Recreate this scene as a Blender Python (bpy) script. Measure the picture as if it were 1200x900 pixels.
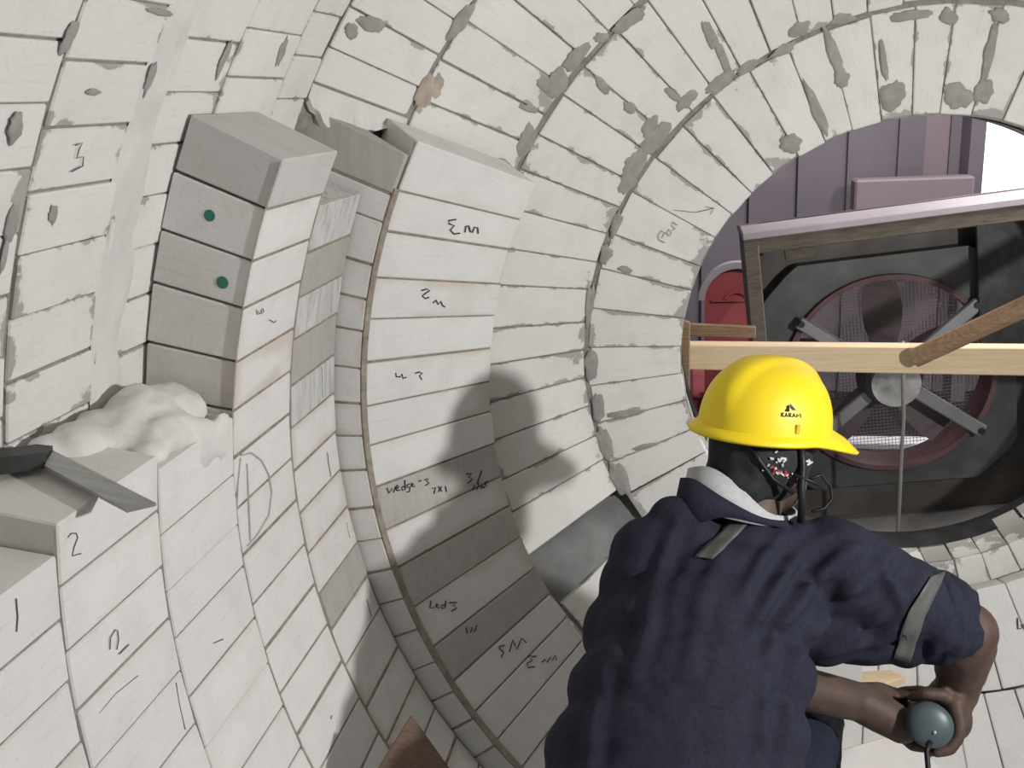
import bpy, bmesh, math, random
import numpy as np
from mathutils import Vector, Matrix, noise
from mathutils.bvhtree import BVHTree
random.seed(7)
scene = bpy.context.scene
COL = scene.collection
for o in list(bpy.data.objects): bpy.data.objects.remove(o)

# ------------------------------------------------------------------ camera
F = 1150.0                                  # focal length in pixels of the 1200 wide frame
CAM = np.array([-0.5662, 0.0, 0.6509])      # metres; the vessel axis is the world Y axis
M = np.array([[0.9849, 0.0, -0.1734], [0.1664, -0.2799, 0.9455], [-0.0485, -0.9600, -0.2757]])
cd = bpy.data.cameras.new('camera'); cam = bpy.data.objects.new('camera', cd); COL.objects.link(cam)
cd.sensor_width = 36.0; cd.lens = 36.0 * F / 1200.0; cd.clip_start = 0.02; cd.clip_end = 200
R3 = Matrix([list(M[:, 0]), list(-M[:, 1]), list(-M[:, 2])]).transposed()
cam.matrix_world = Matrix.Translation(CAM.tolist()) @ R3.to_4x4()
scene.camera = cam
# ------------------------------------------------------------------ world, lamp, added fills, exposure
w = bpy.data.worlds.new('world'); scene.world = w; w.use_nodes = True
w.node_tree.nodes['Background'].inputs[0].default_value = (0.93, 0.96, 1.0, 1)
w.node_tree.nodes['Background'].inputs[1].default_value = 0.24
def lamp(name, loc, target, size, power, color=(1, 1, 1)):
    l = bpy.data.lights.new(name, 'AREA'); l.shape = 'DISK'; l.size = size; l.energy = power; l.color = color
    o = bpy.data.objects.new(name, l); COL.objects.link(o); o.location = loc
    o.rotation_euler = (Vector(target) - Vector(loc)).to_track_quat('-Z', 'Y').to_euler()
    return o
lamp('work_lamp', (0.68, 0.95, 0.45), (-1.2, 1.7, -0.2), 0.08, 22.5, (1.0, 0.99, 0.985))
lamp('shop_fill', (0.5, 4.1, 2.2), (0.2, 4.6, -0.4), 0.9, 38, (1.0, 0.92, 0.96))  # added unseen fill that brightens the corrugated wall and workshop
lamp('housing_fill', (0.80, 2.84, 0.95), (0.0, 3.2, -0.6), 0.25, 18, (1.0, 0.97, 0.95))  # added unseen fill that brightens the inside of the fan housing
scene.view_settings.view_transform = 'Standard'; scene.view_settings.look = 'None'
scene.view_settings.gamma = 1.0; scene.view_settings.use_curve_mapping = False
scene.view_settings.exposure = 0.36

# ------------------------------------------------------------------ pixel -> point helpers
def ray(p): return M @ np.array([(p[0] - 600) / F, (p[1] - 450) / F, 1.0])
def atD(px, py, d): return CAM + ray((px, py)) * d
def atY(px, py, y): r = ray((px, py)); return CAM + r * (y / r[1])
def pol(R, ph, y): a = math.radians(ph); return np.array([-R * math.sin(a), y, R * math.cos(a)])
def on_profile(p, a, b):
    (y0, R0), (y1, R1) = a, b
    r = ray(p); t = np.linspace(.3, 4, 8000); X = CAM + t[:, None] * r
    if abs(y1 - y0) < 1e-6: return atY(p[0], p[1], y0)
    g = np.hypot(X[:, 0], X[:, 2]) - (R0 + (R1 - R0) / (y1 - y0) * (X[:, 1] - y0))
    i = np.where((g[:-1] < 0) & (g[1:] >= 0))[0]
    if not len(i): return None
    i = i[0]; k = g[i] / (g[i] - g[i + 1]); return X[i] + k * (X[i + 1] - X[i])
def on_radial(p, ph):
    a = math.radians(ph); n = np.array([math.cos(a), 0, math.sin(a)]); r = ray(p)
    return CAM + r * (-(CAM @ n) / (r @ n))

# ------------------------------------------------------------------ materials
MATS = {}
class NT:
    def __init__(s, name):
        m = bpy.data.materials.new(name); m.use_nodes = True; s.m = m; s.t = m.node_tree
        s.b = s.t.nodes['Principled BSDF']; MATS[name] = m
    def n(s, typ, **kw):
        x = s.t.nodes.new(typ)
        for k, v in kw.items():
            if isinstance(k, str) and hasattr(x, k): setattr(x, k, v)
        return x
    def l(s, a, b): s.t.links.new(a, b)
    def val(s, sock, v):
        if hasattr(v, 'is_linked') or isinstance(v, bpy.types.NodeSocket): s.l(v, sock)
        else: sock.default_value = v
    def math(s, op, a, b=0.0, clamp=False):
        x = s.t.nodes.new('ShaderNodeMath'); x.operation = op; x.use_clamp = clamp
        s.val(x.inputs[0], a); s.val(x.inputs[1], b); return x.outputs[0]
    def noise(s, vec, scale, detail=4, rough=.6):
        x = s.t.nodes.new('ShaderNodeTexNoise'); x.inputs['Scale'].default_value = scale
        x.inputs['Detail'].default_value = detail; x.inputs['Roughness'].default_value = rough
        if vec is not None: s.l(vec, x.inputs['Vector'])
        return x.outputs['Fac']
    def step(s, v, lo, hi):
        x = s.t.nodes.new('ShaderNodeMapRange'); x.clamp = True
        s.val(x.inputs[0], v); x.inputs[1].default_value = lo; x.inputs[2].default_value = hi; return x.outputs[0]
    def mix(s, fac, a, b):
        x = s.t.nodes.new('ShaderNodeMix'); x.data_type = 'RGBA'; s.val(x.inputs['Factor'], fac)
        for sock, v in ((x.inputs['A'], a), (x.inputs['B'], b)):
            if isinstance(v, bpy.types.NodeSocket): s.l(v, sock)
            else: sock.default_value = (*v, 1)
        return x.outputs['Result']
    def bump(s, h, strength, dist=.004):
        x = s.t.nodes.new('ShaderNodeBump'); x.inputs['Strength'].default_value = strength; x.inputs['Distance'].default_value = dist
        s.l(h, x.inputs['Height']); s.l(x.outputs[0], s.b.inputs['Normal'])
def pos(nt): return nt.n('ShaderNodeNewGeometry').outputs['Position']
def objc(nt): return nt.n('ShaderNodeTexCoord').outputs['Object']

def brick_mat(name, base, L, W, smear_th, smear_col, tan, tan_col, dark=.0, streak=0., side=1.6):
    """chalky refractory brick: tone differs brick by brick, mortar smeared on near its edges, faint stains"""
    t = NT(name); P = pos(t); uv = t.n('ShaderNodeTexCoord').outputs['UV']
    sp = t.n('ShaderNodeSeparateXYZ'); t.l(uv, sp.inputs[0]); u, v = sp.outputs[0], sp.outputs[1]
    rnd = t.n('ShaderNodeObjectInfo').outputs['Random']
    eu = t.math('MULTIPLY', t.math('MINIMUM', u, t.math('SUBTRACT', 1, u)), L)
    ev = t.math('MULTIPLY', t.math('MINIMUM', v, t.math('SUBTRACT', 1, v)), W * side)
    e = t.math('MINIMUM', eu, ev)
    off = t.n('ShaderNodeVectorMath'); off.operation = 'ADD'; t.l(P, off.inputs[0])
    cmb = t.n('ShaderNodeCombineXYZ'); t.l(t.math('MULTIPLY', rnd, 30), cmb.inputs[0]); t.l(cmb.outputs[0], off.inputs[1]); V = off.outputs[0]
    n1 = t.noise(V, 11, 5, .6); n2 = t.noise(P, 34, 5, .65); n3 = t.noise(V, 5, 3, .5); n4 = t.noise(V, 150, 3, .6)
    tone = t.math('ADD', t.math('MULTIPLY', rnd, .10), t.math('MULTIPLY', n3, .20))
    c = t.mix(t.step(tone, .02, .30), tuple(x * (.86 - dark) for x in base), base)
    # soft stains
    c = t.mix(t.math('MULTIPLY', t.step(n1, .48, .76), .34), c, (base[0] * .66, base[1] * .64, base[2] * .60))
    mq = t.n('ShaderNodeMapping'); mq.inputs['Scale'].default_value = (2.2, 9, 1); t.l(uv, mq.inputs['Vector'])
    oq = t.n('ShaderNodeVectorMath'); oq.operation = 'ADD'; t.l(mq.outputs[0], oq.inputs[0]); t.l(cmb.outputs[0], oq.inputs[1])
    c = t.mix(t.math('MULTIPLY', t.step(t.noise(oq.outputs[0], 1.6, 4, .6), .54, .74), .22), c, (base[0] * .55, base[1] * .54, base[2] * .52))
    c = t.mix(t.math('MULTIPLY', t.step(t.math('SUBTRACT', n3, t.math('MULTIPLY', e, 6)), .40, .62), tan), c, tan_col)
    if streak:
        mp = t.n('ShaderNodeMapping'); mp.inputs['Scale'].default_value = (14, 14, 95); t.l(V, mp.inputs['Vector'])
        mp.inputs['Scale'].default_value = (60, 60, 6)
        c = t.mix(t.math('MULTIPLY', t.step(t.noise(mp.outputs[0], 1, 3, .6), .45, .75), streak), c, (.16, .15, .13))
    # grey mortar smear clinging to the edges
    sm = t.step(t.math('SUBTRACT', t.math('ADD', n1, t.math('MULTIPLY', t.math('SUBTRACT', n2, .5), .35)), t.math('ADD', t.math('MULTIPLY', e, 5.0), t.math('MULTIPLY', rnd, .10))), smear_th, smear_th + .035)
    c = t.mix(t.math('MULTIPLY', sm, .85), c, smear_col)
    c = t.mix(t.math('MULTIPLY', t.step(n4, .62, .75), .2), c, (.2, .18, .16))
    t.l(c, t.b.inputs['Base Color']); t.b.inputs['Roughness'].default_value = .93
    t.b.inputs['Specular IOR Level'].default_value = .15
    t.bump(t.math('ADD', t.math('MULTIPLY', n2, .7), t.math('ADD', t.math('MULTIPLY', n4, .3), t.math('MULTIPLY', sm, .9))), .35, .004)
    return t.m
brick_mat('brick_outer', (.745, .73, .695), .22, .08, .46, (.33, .315, .285), .10, (.52, .47, .38), side=3.0)
brick_mat('brick_dome', (.76, .75, .715), .30, .09, .46, (.33, .32, .295), .12, (.50, .44, .36), side=2.8)
brick_mat('brick_inner', (.725, .71, .69), .23, .08, .70, (.40, .36, .30), .30, (.56, .50, .42))
brick_mat('brick_stained', (.70, .685, .66), .25, .08, .62, (.42, .37, .30), .60, (.50, .42, .34))
brick_mat('brick_grey', (.47, .45, .42), .25, .08, .70, (.40, .36, .30), .35, (.42, .37, .31), .08, .18)
brick_mat('brick_streaked', (.62, .615, .60), .25, .08, .70, (.40, .36, .30), .2, (.45, .40, .33), .02, .55)
brick_mat('brick_front', (.56, .55, .53), .2, .08, .75, (.40, .36, .30), .2, (.46, .41, .34))
def simple(name, col, rough=.8, noise_amt=.15, scale=20, bump=.1, metal=0., spec=.3, aniso=None, col2=None):
    t = NT(name); V = objc(t)
    if aniso:
        mp = t.n('ShaderNodeMapping'); mp.inputs['Scale'].default_value = aniso; t.l(V, mp.inputs['Vector']); V = mp.outputs[0]
    n = t.noise(V, scale, 5, .6)
    c2 = col2 or tuple(x * (1 - noise_amt * 2.2) for x in col)
    c = t.mix(t.step(n, .3, .72), c2, col); t.l(c, t.b.inputs['Base Color'])
    t.b.inputs['Roughness'].default_value = rough; t.b.inputs['Metallic'].default_value = metal
    t.b.inputs['Specular IOR Level'].default_value = spec
    if bump: t.bump(n, bump, .003)
    return t.m
simple('mortar', (.33, .315, .285), .95, .2, 45, .6)
simple('mortar_brown', (.36, .31, .255), .95, .22, 45, .6)
simple('plaster', (.68, .67, .635), .95, .07, 14, .5)
simple('plaster_wet', (.66, .655, .64), .9, .10, 12, .45)
simple('lump_white', (.70, .69, .655), .95, .10, 16, .7)
simple('tan_mortar', (.50, .44, .36), .95, .15, 30, .5)
simple('castable', (.26, .26, .255), .9, .2, 9, .4)
simple('shell_steel', (.16, .16, .165), .55, .3, 9, .2, .4)
simple('ink', (.025, .025, .027), .7, .1, 40, 0)
simple('ink_faint', (.13, .13, .13), .8, .1, 40, 0)
simple('pencil', (.42, .415, .40), .8, .1, 40, 0)
simple('green_paint', (.045, .20, .145), .7, .12, 60, 0)
simple('steel', (.42, .42, .41), .42, .12, 6, .05, .75, .5, (1, 12, 1))
simple('dark_steel', (.10, .10, .10), .45, .25, 14, .15, .7)
simple('pine', (.74, .60, .40), .75, .10, 5, .12, 0, .3, (1.2, 30, 30), (.62, .47, .29))
simple('brown_wood', (.36, .24, .15), .8, .15, 6, .2, 0, .3, (2, 30, 30), (.19, .115, .065))
simple('board_shaded', (.17, .115, .085), .8, .15, 6, .2, 0, .2, (2, 30, 30), (.12, .08, .06))  # wood colour darkened to stand for the shade on the corner-up board
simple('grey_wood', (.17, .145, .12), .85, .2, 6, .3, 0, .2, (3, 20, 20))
simple('box_steel_lit', (.30, .29, .28), .6, .25, 5, .1, .2, .3)  # lighter housing steel: light falling on the bottom put into its colour
simple('box_steel', (.185, .168, .155), .55, .25, 5, .1, .3, .4)
simple('box_top', (.42, .38, .40), .5, .1, 5, .05, .3)
simple('ring_red', (.21, .115, .12), .5, .2, 8, 0, .1)
simple('fan_grey', (.16, .165, .165), .5, .2, 8, .08, .4)
simple('strut_steel', (.42, .42, .42), .4, .1, 10, .05, .6)
simple('motor_pale', (.55, .55, .53), .6, .3, 14, .1)
simple('grille', (.30, .24, .25), .5, .1, 30, 0, .4)
simple('fan_blade', (.20, .16, .165), .5, .1, 8, 0, .2)
simple('sheet', (.27, .24, .27), .55, .07, 3, 0, .15)
simple('sheet_pale', (.38, .31, .33), .55, .05, 3, 0, .1)
simple('red_plastic', (.40, .09, .095), .45, .08, 8, 0)
simple('pale_rim', (.42, .38, .40), .5, .1, 8, 0)
simple('dark_floor', (.045, .043, .045), .9, .3, 4, .2)
simple('skin', (.088, .052, .040), .62, .16, 30, .15, 0, .4)
simple('navy', (.020, .021, .037), .85, .18, 130, .25, 0, .2)
simple('navy_trousers', (.017, .02, .04), .85, .18, 130, .25, 0, .2)
simple('reflective', (.085, .085, .08), .6, .1, 60, .1, 0, .4)
simple('collar_grey', (.42, .42, .42), .85, .08, 90, .15)
simple('black_cloth', (.022, .025, .027), .8, .2, 60, .2)
simple('black_plastic', (.012, .012, .013), .5, .1, 20, 0)
simple('print_white', (.55, .55, .55), .8, .1, 60, 0)
simple('print_red', (.45, .06, .07), .8, .1, 60, 0)
simple('yellow_plastic', (.78, .58, .012), .48, .03, 5, .0, 0, .35)
simple('brim_under', (.55, .36, .012), .45, .03, 5, .0)
simple('drill_teal', (.07, .095, .105), .42, .12, 20, .05, 0, .5)
simple('cable', (.27, .26, .25), .6, .1, 20, 0)
simple('hair_black', (.01, .009, .009), .7, .2, 80, .3)
simple('shoe', (.02, .018, .017), .6, .2, 20, .2)

# ------------------------------------------------------------------ object helpers
def tag(o, label=None, cat=None, group=None, kind=None):
    if label: o['label'] = label
    if cat: o['category'] = cat
    if group: o['group'] = group
    if kind: o['kind'] = kind
    return o
def mobj(name, me, mat, parent=None, smooth=False):
    o = bpy.data.objects.new(name, me); COL.objects.link(o)
    if mat and not me.materials: me.materials.append(MATS[mat])
    if parent is not None: o.parent = parent
    if smooth:
        for p in me.polygons: p.use_smooth = True
    return o
def bobj(name, bm, mat, parent=None, smooth=False):
    me = bpy.data.meshes.new(name); bm.normal_update(); bm.to_mesh(me); bm.free()
    return mobj(name, me, mat, parent, smooth)
def empty(name, loc=(0, 0, 0)):
    o = bpy.data.objects.new(name, None); COL.objects.link(o); o.location = loc; o.empty_display_size = .1; return o
def pm(verts, faces, name, mat, parent=None, smooth=False):
    me = bpy.data.meshes.new(name); me.from_pydata([tuple(map(float, v)) for v in verts], [], faces); me.update()
    return mobj(name, me, mat, parent, smooth)
def box_bm(c, sx, sy, sz, rot=None, bev=0., bm=None):
    bm = bm or bmesh.new()
    m = Matrix.Translation(Vector(c)) @ (rot.to_4x4() if rot is not None else Matrix()) @ Matrix.Diagonal((sx, sy, sz, 1))
    r = bmesh.ops.create_cube(bm, size=1, matrix=m)
    if bev:
        ed = list({e for v in r['verts'] for e in v.link_edges})
        bmesh.ops.bevel(bm, geom=ed, offset=bev, segments=1, affect='EDGES')
    return bm
def hexa_bm(p8, bev=0.):
    """p8: bottom quad then top quad"""
    bm = bmesh.new(); v = [bm.verts.new(tuple(map(float, p))) for p in p8]
    for f in ((0, 1, 2, 3), (7, 6, 5, 4), (0, 4, 5, 1), (1, 5, 6, 2), (2, 6, 7, 3), (3, 7, 4, 0)): bm.faces.new([v[i] for i in f])
    bmesh.ops.recalc_face_normals(bm, faces=bm.faces)
    if bev: bmesh.ops.bevel(bm, geom=list(bm.edges), offset=bev, segments=1, affect='EDGES')
    return bm
def tube_bm(pts, r, n=8, bm=None, caps=True):
    bm = bm or bmesh.new(); pts = [Vector(tuple(map(float, p))) for p in pts]
    rs = r if isinstance(r, (list, tuple)) else [r] * len(pts)
    rings = []; prev = None
    for i, p in enumerate(pts):
        d = (pts[min(i + 1, len(pts) - 1)] - pts[max(i - 1, 0)]).normalized()
        if prev is None: a = d.orthogonal().normalized()
        else: a = (prev - d * prev.dot(d)).normalized()
        prev = a; b = d.cross(a)
        rings.append([bm.verts.new(p + (a * math.cos(2 * math.pi * k / n) + b * math.sin(2 * math.pi * k / n)) * rs[i]) for k in range(n)])
    for A, B in zip(rings, rings[1:]):
        for k in range(n): bm.faces.new((A[k], A[(k + 1) % n], B[(k + 1) % n], B[k]))
    if caps: bm.faces.new(rings[0][::-1]); bm.faces.new(rings[-1])
    bmesh.ops.recalc_face_normals(bm, faces=bm.faces)
    return bm

# ------------------------------------------------------------------ the lining: rings of bricks around the Y axis
BC = {}
def brick_mesh(prof, wdeg, bev=.0022):
    """prof: (y,R) of inner-near, inner-far, outer-far, outer-near; centred on its own middle"""
    key = (prof, round(wdeg, 2), bev)
    if key in BC: return BC[key]
    cy = sum(p[0] for p in prof) / 4; cR = sum(p[1] for p in prof) / 4
    bm = bmesh.new(); h = math.radians(wdeg) / 2; vs = []
    for s in (-1, 1):
        for (y, R) in prof: vs.append(bm.verts.new((-R * math.sin(s * h), y - cy, R * math.cos(s * h) - cR)))
    for f in ((0, 1, 2, 3), (7, 6, 5, 4), (0, 4, 5, 1), (1, 5, 6, 2), (2, 6, 7, 3), (3, 7, 4, 0)): bm.faces.new([vs[i] for i in f])
    bmesh.ops.recalc_face_normals(bm, faces=bm.faces)
    if bev: bmesh.ops.bevel(bm, geom=list(bm.edges), offset=bev, segments=1, affect='EDGES')
    uvl = bm.loops.layers.uv.new('UVMap')
    a = Vector((prof[0][0] - cy, prof[0][1] - cR)); d = Vector((prof[1][0], prof[1][1])) - Vector((prof[0][0], prof[0][1])); L = d.length; d /= L
    for f in bm.faces:
        for lp in f.loops:
            x, y, z = lp.vert.co
            u = (Vector((y, z)) - a).dot(d) / L; v = (math.atan2(-x, z + cR) + h) / (2 * h)
            lp[uvl].uv = (u, v)
    me = bpy.data.meshes.new('brick'); bm.to_mesh(me); bm.free(); BC[key] = (me, cy, cR); return BC[key]
def gapped(prof, g):
    (y0, R0), (y1, R1), (y2, R2), (y3, R3_) = prof
    d = Vector((y1 - y0, R1 - R0)).normalized() * g / 2
    return tuple((round(a, 5), round(b, 5)) for a, b in ((y0 + d.x, R0 + d.y), (y1 - d.x, R1 - d.y), (y2 - d.x, R2 - d.y), (y3 + d.x, R3_ + d.y)))
def put_brick(prof, a0, a1, mat, parent, gap=.003, ggap=.004, jit=.0012, name='brick', proud=0.):
    Rin = min(prof[0][1], prof[1][1]); w = round((a1 - a0) - math.degrees(gap / max(prof[0][1], prof[1][1])), 1)
    me, cy, cR = brick_mesh(gapped(prof, ggap), w)
    o = bpy.data.objects.new(name, me); COL.objects.link(o); o.parent = parent
    if not me.materials: me.materials.append(None)
    o.material_slots[0].link = 'OBJECT'; o.material_slots[0].material = MATS[mat]
    ph = (a0 + a1) / 2 + random.uniform(-.05, .05); a = math.radians(ph)
    cR2 = cR - proud + random.uniform(-jit, jit)
    o.location = (-cR2 * math.sin(a), cy + random.uniform(-.0008, .0008), cR2 * math.cos(a))
    o.rotation_euler = (random.uniform(-.003, .003), -a, random.uniform(-.003, .003))
    return o
def ring(prof, joints, mat, parent, alt=None, **kw):
    out = []
    for i, (a0, a1) in enumerate(zip(joints, joints[1:])):
        m = alt.get(i, mat) if alt else mat
        if m is None: out.append(None); continue
        out.append(put_brick(prof, a0, a1, m, parent, **kw))
    return out
def ext(js, lo, hi, pitch):
    js = list(js)
    while lo is not None and js[0] > lo: js.insert(0, js[0] - pitch * random.uniform(.985, 1.015))
    while js[-1] < hi: js.append(js[-1] + pitch * random.uniform(.985, 1.015))
    return js
def stuff_bricks(specs, mat, parent, name='brick_course'):
    """bricks outside the picture: real bricks, joined"""
    V, Fc, UV = [], [], []
    for prof, a0, a1, pitch in specs:
        n = max(1, int(round((a1 - a0) / pitch))); g = math.degrees(.003 / prof[0][1])
        for k in range(n):
            b0 = a0 + (a1 - a0) * k / n + g / 2; b1 = a0 + (a1 - a0) * (k + 1) / n - g / 2; i = len(V)
            for b in (b0, b1):
                for (y, R) in gapped(prof, .004): V.append(tuple(pol(R, b, y)))
            for q in ((0, 1, 2, 3), (7, 6, 5, 4), (0, 4, 5, 1), (1, 5, 6, 2), (2, 6, 7, 3), (3, 7, 4, 0)): Fc.append([i + j for j in q][::-1])
    me = bpy.data.meshes.new(name); me.from_pydata(V, [], Fc); me.update()
    uv = me.uv_layers.new(name='UVMap'); cu = [(0, 0), (1, 0), (1, 0), (0, 0), (0, 1), (1, 1), (1, 1), (0, 1)]
    for lp in me.loops: uv.data[lp.index].uv = cu[lp.vertex_index % 8]
    bm = bmesh.new(); bm.from_mesh(me); bmesh.ops.recalc_face_normals(bm, faces=bm.faces); bm.to_mesh(me); bm.free()
    return tag(mobj(name, me, mat, parent), kind='stuff')
def revolve(name, prof, a0, a1, mat, parent, step=2.5):
    n = max(2, int(abs(a1 - a0) / step)); V = []; Fc = []; m = len(prof)
    for k in range(n + 1):
        for (y, R) in prof: V.append(pol(R, a0 + (a1 - a0) * k / n, y))
    for k in range(n):
        for j in range(m - 1): Fc.append((k * m + j, k * m + j + 1, (k + 1) * m + j + 1, (k + 1) * m + j))
    return pm(V, Fc, name, mat, parent)

RO, RI, T = 1.428, 1.274, .15
# --- outer layer, cylindrical part
wall_left = tag(empty('wall_left'), 'white brick outer lining of the vessel barrel', kind='structure')
YO = [-.50, -.285, -.07, .15, .37, .59, .815, 1.031, 1.221, 1.443, 1.665, 1.805]
def cp(y0, y1, R, t=.12): return ((y0, R), (y1, R), (y1, R + t), (y0, R + t))
joints = {5: [60.2, 63.4, 66.6], 6: [58.9, 61.8, 64.92, 68.1, 71.2], 7: [56.66, 59.8, 63.05, 66.15, 69.3, 72.6, 75.9], 8: [58.17, 61.3, 64.4, 67.5, 70.7, 73.9], 9: [57.2, 60.3], 10: [55.4, 58.6]}
specs = []
for i in range(11):
    prof = cp(YO[i], YO[i + 1], RO)
    if i in joints:
        js = ext(joints[i], 34, 92, 3.2)
        ring(prof, js, 'brick_outer', wall_left, gap=.0032, ggap=.006 if i > 5 else .004, jit=.002)
        specs += [(prof, js[-1], 222, 3.2), (prof, -30, js[0], 3.2)]
    elif i > 1: specs.append((prof, -30, 222, 3.2))
stuff_bricks(specs, 'brick_outer', wall_left)
revolve('mortar', [(-.07, RO + .0045), (1.81, RO + .0045)], -30, 222, 'mortar', wall_left)
revolve('shell_plate', [(-.52, RO + .14), (1.95, RO + .14)], 0, 360, 'shell_steel', wall_left)  # bricks left off the unseen right side, baring dark steel to cut bounced light
# --- outer layer, dished end with the round opening
wall_back = tag(empty('wall_back'), 'white brick outer lining of the dished end around the opening', kind='structure')
J5, J4, J3, J2, JH = (1.805, 1.428), (1.98, 1.279), (2.25, 1.067), (2.453, .818), (2.502, .570)
def dp(a, b, t=.13):
    d = Vector((b[0] - a[0], b[1] - a[1])).normalized(); n = Vector((-d.y, d.x)) * t
    if n.y < 0 and n.x < 0: n = -n
    return (a, b, (b[0] + n.x, b[1] + n.y), (a[0] + n.x, a[1] + n.y))
PH = (J2, JH, (JH[0] + .16, JH[1]), (J2[0] + .14, J2[1]))
P2, P3, P4 = dp(J3, J2), dp(J4, J3), dp(J5, J4)
hj = ext([-8.8, -1.8, 4.2, 11, 17.7, 24.3, 31.1, 38, 44.7, 51.5, 58.5, 66.5, 72.9, 80.3, 87.7, 95, 102.3, 110.4, 117.5], -30, 322, 6.9)
hj = [a for a in hj if a < 327]; hj[-1] = hj[0] + 360
ring(PH, hj, 'brick_dome', wall_back, gap=.0032, ggap=.012, jit=.003)
r2 = ext([37.3, 42.0, 47.5, 51.5, 57, 61.7, 66.7, 72, 77, 83, 88, 93.2, 98.6, 104.4, 109.2, 115.8], -32, 0, 5.2)
ring(P2, r2, 'brick_dome', wall_back, gap=.0036, ggap=.014, jit=.003)
r2b = ext([124.2], None, 150, 5.2); ring(P2, r2b, 'brick_dome', wall_back, gap=.0036, ggap=.014)
r3 = ext([50.7, 54.65, 58.5, 62.4], 5, 92, 3.95); ring(P3, r3, 'brick_dome', wall_back, gap=.0034, ggap=.014, jit=.003)
r4 = ext([51.2, 54.4, 57.6, 60.4], 30, 57, 3.1); ring(P4, r4, 'brick_dome', wall_back, gap=.0034, ggap=.008, jit=.003)
stuff_bricks([(P2, r2b[-1], r2[0] + 360, 5.2), (P3, r3[-1], r3[0] + 360, 3.95), (P4, 66, r4[0] + 360, 3.1)], 'brick_dome', wall_back)
def offp(pts, t): return [(a + t * .7, b + t * .7) for a, b in pts]
revolve('mortar', [(1.81, RO + .0045)] + offp([J4, J3, J2], .005) + [(JH[0] + .006, JH[1] + .004)], 124.5, 360 + 115.5, 'mortar', wall_back)
revolve('shell_plate', [(1.93, RO + .14), (2.30, 1.28), (2.62, .95), (2.675, .575)], 0, 360, 'shell_steel', wall_back)
revolve('opening_rim', [(2.60, .574), (2.70, .574), (2.70, .66)], 0, 360, 'dark_steel', wall_back)
# grey castable bed where one brick is missing
V = []; Fc = []; NY, NA = 8, 8
for i in range(NY + 1):
    for k in range(NA + 1):
        s = -.06 + 1.2 * i / NY; y = J3[0] + (J2[0] - J3[0]) * s; R = J3[1] + (J2[1] - J3[1]) * s
        dpt = .020 + .035 * (1 - k / NA) + .012 * noise.noise(Vector((i * .7, k * .6, 3)))
        V.append(pol(R + dpt * .77, 115.2 + 9.4 * k / NA, y + dpt * .63))
for i in range(NY):
    for k in range(NA): a = i * (NA + 1) + k; Fc.append((a, a + 1, a + NA + 2, a + NA + 1))
pm(V, Fc, 'missing_brick_bed', 'castable', wall_back, True)

# --- inner layer, still being laid
wall_inner = tag(empty('wall_inner'), 'white brick inner lining laid up over the outer bricks', kind='structure')
YI = [.0, .22, .445, .675, .903, 1.126, 1.357, 1.596, 1.829]
def ip(i): return cp(YI[i], YI[i + 1], RI, RO - RI - .004)
ij = {3: [81.5, 85.25, 88.8, 92.5], 4: [79.85, 83.45, 87.2, 90.75, 94.5, 98.4], 5: [80.8, 85.2, 89.1, 92.4, 96.6, 100.4],
      6: [62.45, 66.05, 69.73, 73.1, 77.0, 80.55, 84.1, 88.0, 91.7, 95.7, 99.4, 103.3, 107], 7: [66.9, 70.8, 74.5, 78, 81.9, 85.5, 89.2, 93, 96.7, 100.5, 104, 107.6, 112.0]}
defm = {7: 'brick_stained'}
alts = {6: {0: 'brick_front', 4: 'brick_stained'}, 7: {0: 'brick_streaked', 1: 'brick_grey', 2: 'brick_streaked', 3: 'brick_grey', 4: 'brick_streaked', 5: 'brick_stained', 6: 'brick_inner', 7: 'brick_stained', 9: 'brick_grey'}}
specs = []; INNER = {}
for i in range(3, 8):
    js = ext(ij[i], None, 134, 3.75)
    INNER[i] = ring(ip(i), js, defm.get(i, 'brick_inner'), wall_inner, alts.get(i), gap=.0028 if i < 6 else (.0036 if i < 7 else .0055), ggap=.0035 if i < 6 else .009, jit=.0012)
    specs.append((ip(i), js[-1], 222, 3.75))
specs += [(ip(i), 84, 222, 3.75) for i in range(3)]
for i in range(8):
    revolve('mortar', [(YI[i], RI + (.004 if i < 6 else .0025)), (YI[i + 1], RI + (.004 if i < 6 else .0025))], (ij[i][0] if i in ij else 84) + .3, 222, 'mortar_brown' if i > 5 else 'mortar', wall_inner)
# thin ring closing against the dished end: only its front shows
PS = ((1.836, 1.424), (1.836, 1.222), (1.845, 1.2195), (1.93, 1.42))   # first edge is the front face
sj = ext([62.3, 66.2, 68.9, 73, 76.3, 79.4, 83.1, 86.6, 89.9, 93.4, 97.3, 100.7, 104.1, 107.5, 111.2, 115.2, 119], None, 134, 3.7)
SMALL = ring(PS, sj, 'brick_stained', wall_inner, {0: 'brick_grey', 1: 'brick_inner', 9: 'brick_inner', 10: 'brick_inner'}, gap=.006, ggap=.001)
specs.append((PS, sj[-1], 222, 3.7))
revolve('mortar', [(1.8385, 1.226), (1.8385, 1.42)], 62.8, 222, 'mortar_brown', wall_inner)
revolve('mortar', [(1.8375, 1.2242), (1.8352, 1.2190), (1.842, 1.2150), (1.8475, 1.2118)], 65.6, 222, 'mortar_brown', wall_inner)
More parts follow.
